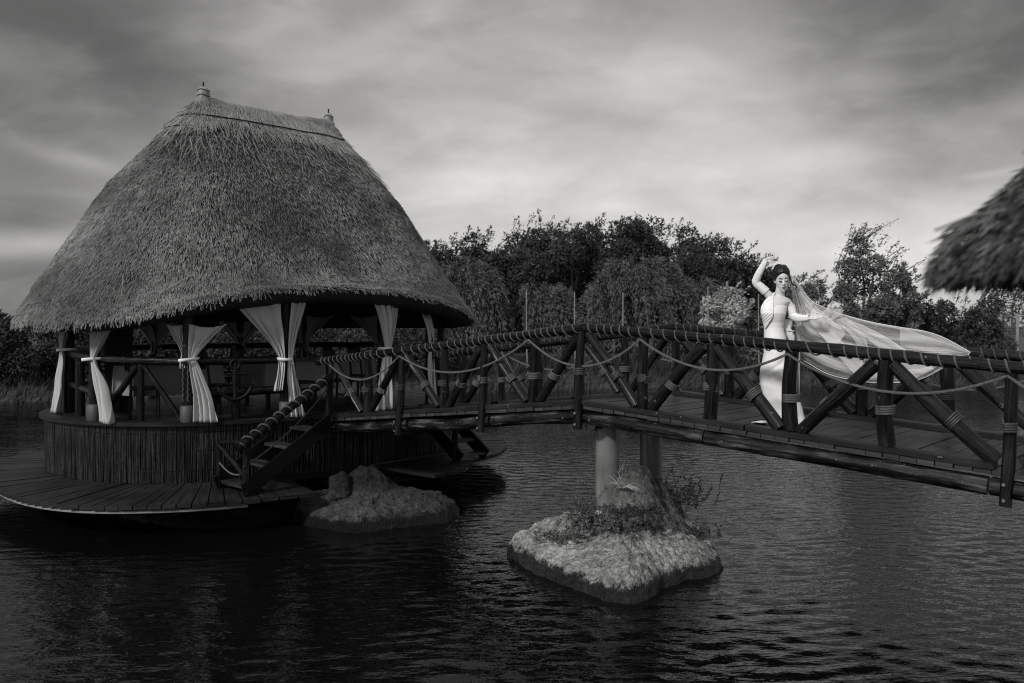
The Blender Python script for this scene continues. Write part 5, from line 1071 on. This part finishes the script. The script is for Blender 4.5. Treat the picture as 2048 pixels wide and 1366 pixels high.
    LO = [(1579, 553), (1584, 590), (1589, 640), (1593, 703), (1623, 728), (1661, 748), (1709, 760), (1762, 766), (1834, 761), (1884, 738), (1918, 720), (1936, 710)]
    def dep_at(px): w = 1.0; k = (px - 1024) / FPX; u = (k * (10.2 + .75 * w) - .837 - .66 * w) / (.75 + .66 * k); return min(BD + .13, 10.2 - .66 * u + .75 * w + .03)
    def veil_layer(name, dsh, seed, sA=0.0, sB=1.0, lo_in=0.0, up_in=0.0, amp=1.0):
        n_s, n_r = 110, 90; rows = []
        def ipol(A, f): i = min(int(f), len(A) - 2); t = f - i; p0, p1, p2, p3 = A[max(i - 1, 0)], A[i], A[i + 1], A[min(i + 2, len(A) - 1)]; return [.5 * (2 * p1[c] + (p2[c] - p0[c]) * t + (2 * p0[c] - 5 * p1[c] + 4 * p2[c] - p3[c]) * t * t + (3 * p1[c] - p0[c] - 3 * p2[c] + p3[c]) * t ** 3) for c in (0, 1)]
        for i in range(n_s + 1):
            s = sA + (sB - sA) * i / n_s; f = s * (len(UP) - 1); u, l = ipol(UP, f), ipol(LO, f); row = []
            for j in range(n_r + 1):
                r = up_in + (1 - up_in - lo_in) * j / n_r; rb = r + .02 * math.sin(13 * r + 4 * s + seed); px, py = u[0] * (1 - rb) + l[0] * rb, u[1] * (1 - rb) + l[1] * rb
                env = min(1, s * 3.5) * min(1, (1 - s) * 5 + .25); a = amp * (.012 + .05 * s) * env
                fold = math.sin(r * 26 + 2.2 * math.sin(3 * s + seed) + seed) * .6 + math.sin(r * 47 + 3 * s + 2 * seed) * .35 + 1.3 * noise.noise((r * 4 + seed, s * 2.2, 1))
                d_ = dep_at(px) + dsh + a * fold + .05 * env * math.sin(2.4 * s + seed); row.append(at(px, py + 6 * env * noise.noise((s * 3, seed, 5)) * (1 - abs(2 * r - 1)), d_))
            rows.append(row)
        mb = MB(); mb.loft(rows, cap=False, wrap=False); mb.UV = [[(y * 1.0 + seed, x + seed) for x, y in f] for f in mb.UV]; o = mb.build(name, vm, pr, sharp=False); return o, rows
    v1, r1 = veil_layer('veil', 0.0, .3); v2, r2 = veil_layer('veil', .07, 2.1, 0.0, .97, .10, .03, 1.3)
    for vv, rw in ((v1, r1),):
        MB().tube([row[0] for row in rw], .0030, 5).build('hem', vhem, vv); MB().tube([row[-1] for row in rw[26:]], .0030, 5).build('hem', vhem, vv)
        MB().tube(rw[-1], .004, 5).build('hem', vhem, vv)
    # turned-over flap above the outstretched hand, and two crossing folds
    fm = bpy.data.materials.new('tulle_fold'); fm.use_nodes = True; fn = fm.node_tree; fn.nodes.clear(); fo_ = fn.nodes.new('ShaderNodeOutputMaterial'); fx = fn.nodes.new('ShaderNodeMixShader'); ft = fn.nodes.new('ShaderNodeBsdfTransparent'); fd = fn.nodes.new('ShaderNodeBsdfDiffuse'); fd.inputs[0].default_value = (.82, .82, .82, 1); fx.inputs[0].default_value = .30
    fn.links.new(ft.outputs[0], fx.inputs[1]); fn.links.new(fd.outputs[0], fx.inputs[2]); fn.links.new(fx.outputs[0], fo_.inputs[0])
    def flap(pts, dd, name='veil_fold'):
        A, B = pts; rows = []; n = 26
        def pl(P, f):
            f *= len(P) - 1; i = min(int(f), len(P) - 2); t = f - i; p0, p1, p2, p3 = P[max(i - 1, 0)], P[i], P[i + 1], P[min(i + 2, len(P) - 1)]
            return [.5 * (2 * p1[c] + (p2[c] - p0[c]) * t + (2 * p0[c] - 5 * p1[c] + 4 * p2[c] - p3[c]) * t * t + (3 * p1[c] - p0[c] - 3 * p2[c] + p3[c]) * t ** 3) for c in (0, 1)]
        for i in range(n + 1):
            a, b = pl(A, i / n), pl(B, i / n); rows.append([at(a[0] * (1 - s) + b[0] * s, a[1] * (1 - s) + b[1] * s, dep_at(a[0]) + dd + .02 * math.sin(7 * s + i * .3)) for s in np.linspace(0, 1, 18)])
        mb = MB(); mb.loft(rows, cap=False, wrap=False); o = mb.build(name, fm, v1, sharp=False)
        MB().tube([r[0] for r in rows], .0016, 5).build('hem', vhem, v1)
    flap(([(1640, 632), (1652, 618), (1665, 602), (1675, 609), (1684, 617), (1684, 630)], [(1646, 642), (1662, 640), (1672, 636), (1678, 634), (1682, 636), (1690, 668)]), -.05)
    flap(([(1630, 612), (1655, 634), (1682, 655), (1690, 668)], [(1612, 640), (1640, 668), (1660, 690), (1668, 702)]), -.08)
    flap(([(1690, 634), (1716, 656), (1732, 682), (1734, 705), (1726, 730)], [(1668, 640), (1696, 664), (1714, 690), (1722, 712), (1722, 732)]), -.06)
    flap(([(1700, 640), (1760, 668), (1820, 706), (1868, 738)], [(1690, 646), (1740, 682), (1790, 722), (1830, 757)]), -.05)
    flap(([(1600, 580), (1640, 634), (1700, 700), (1760, 755)], [(1594, 590), (1626, 650), (1672, 706), (1716, 757)]), -.04)
    flap(([(1800, 656), (1850, 672), (1900, 690), (1936, 704)], [(1800, 690), (1850, 702), (1900, 708), (1934, 710)]), .05)
build_bride()
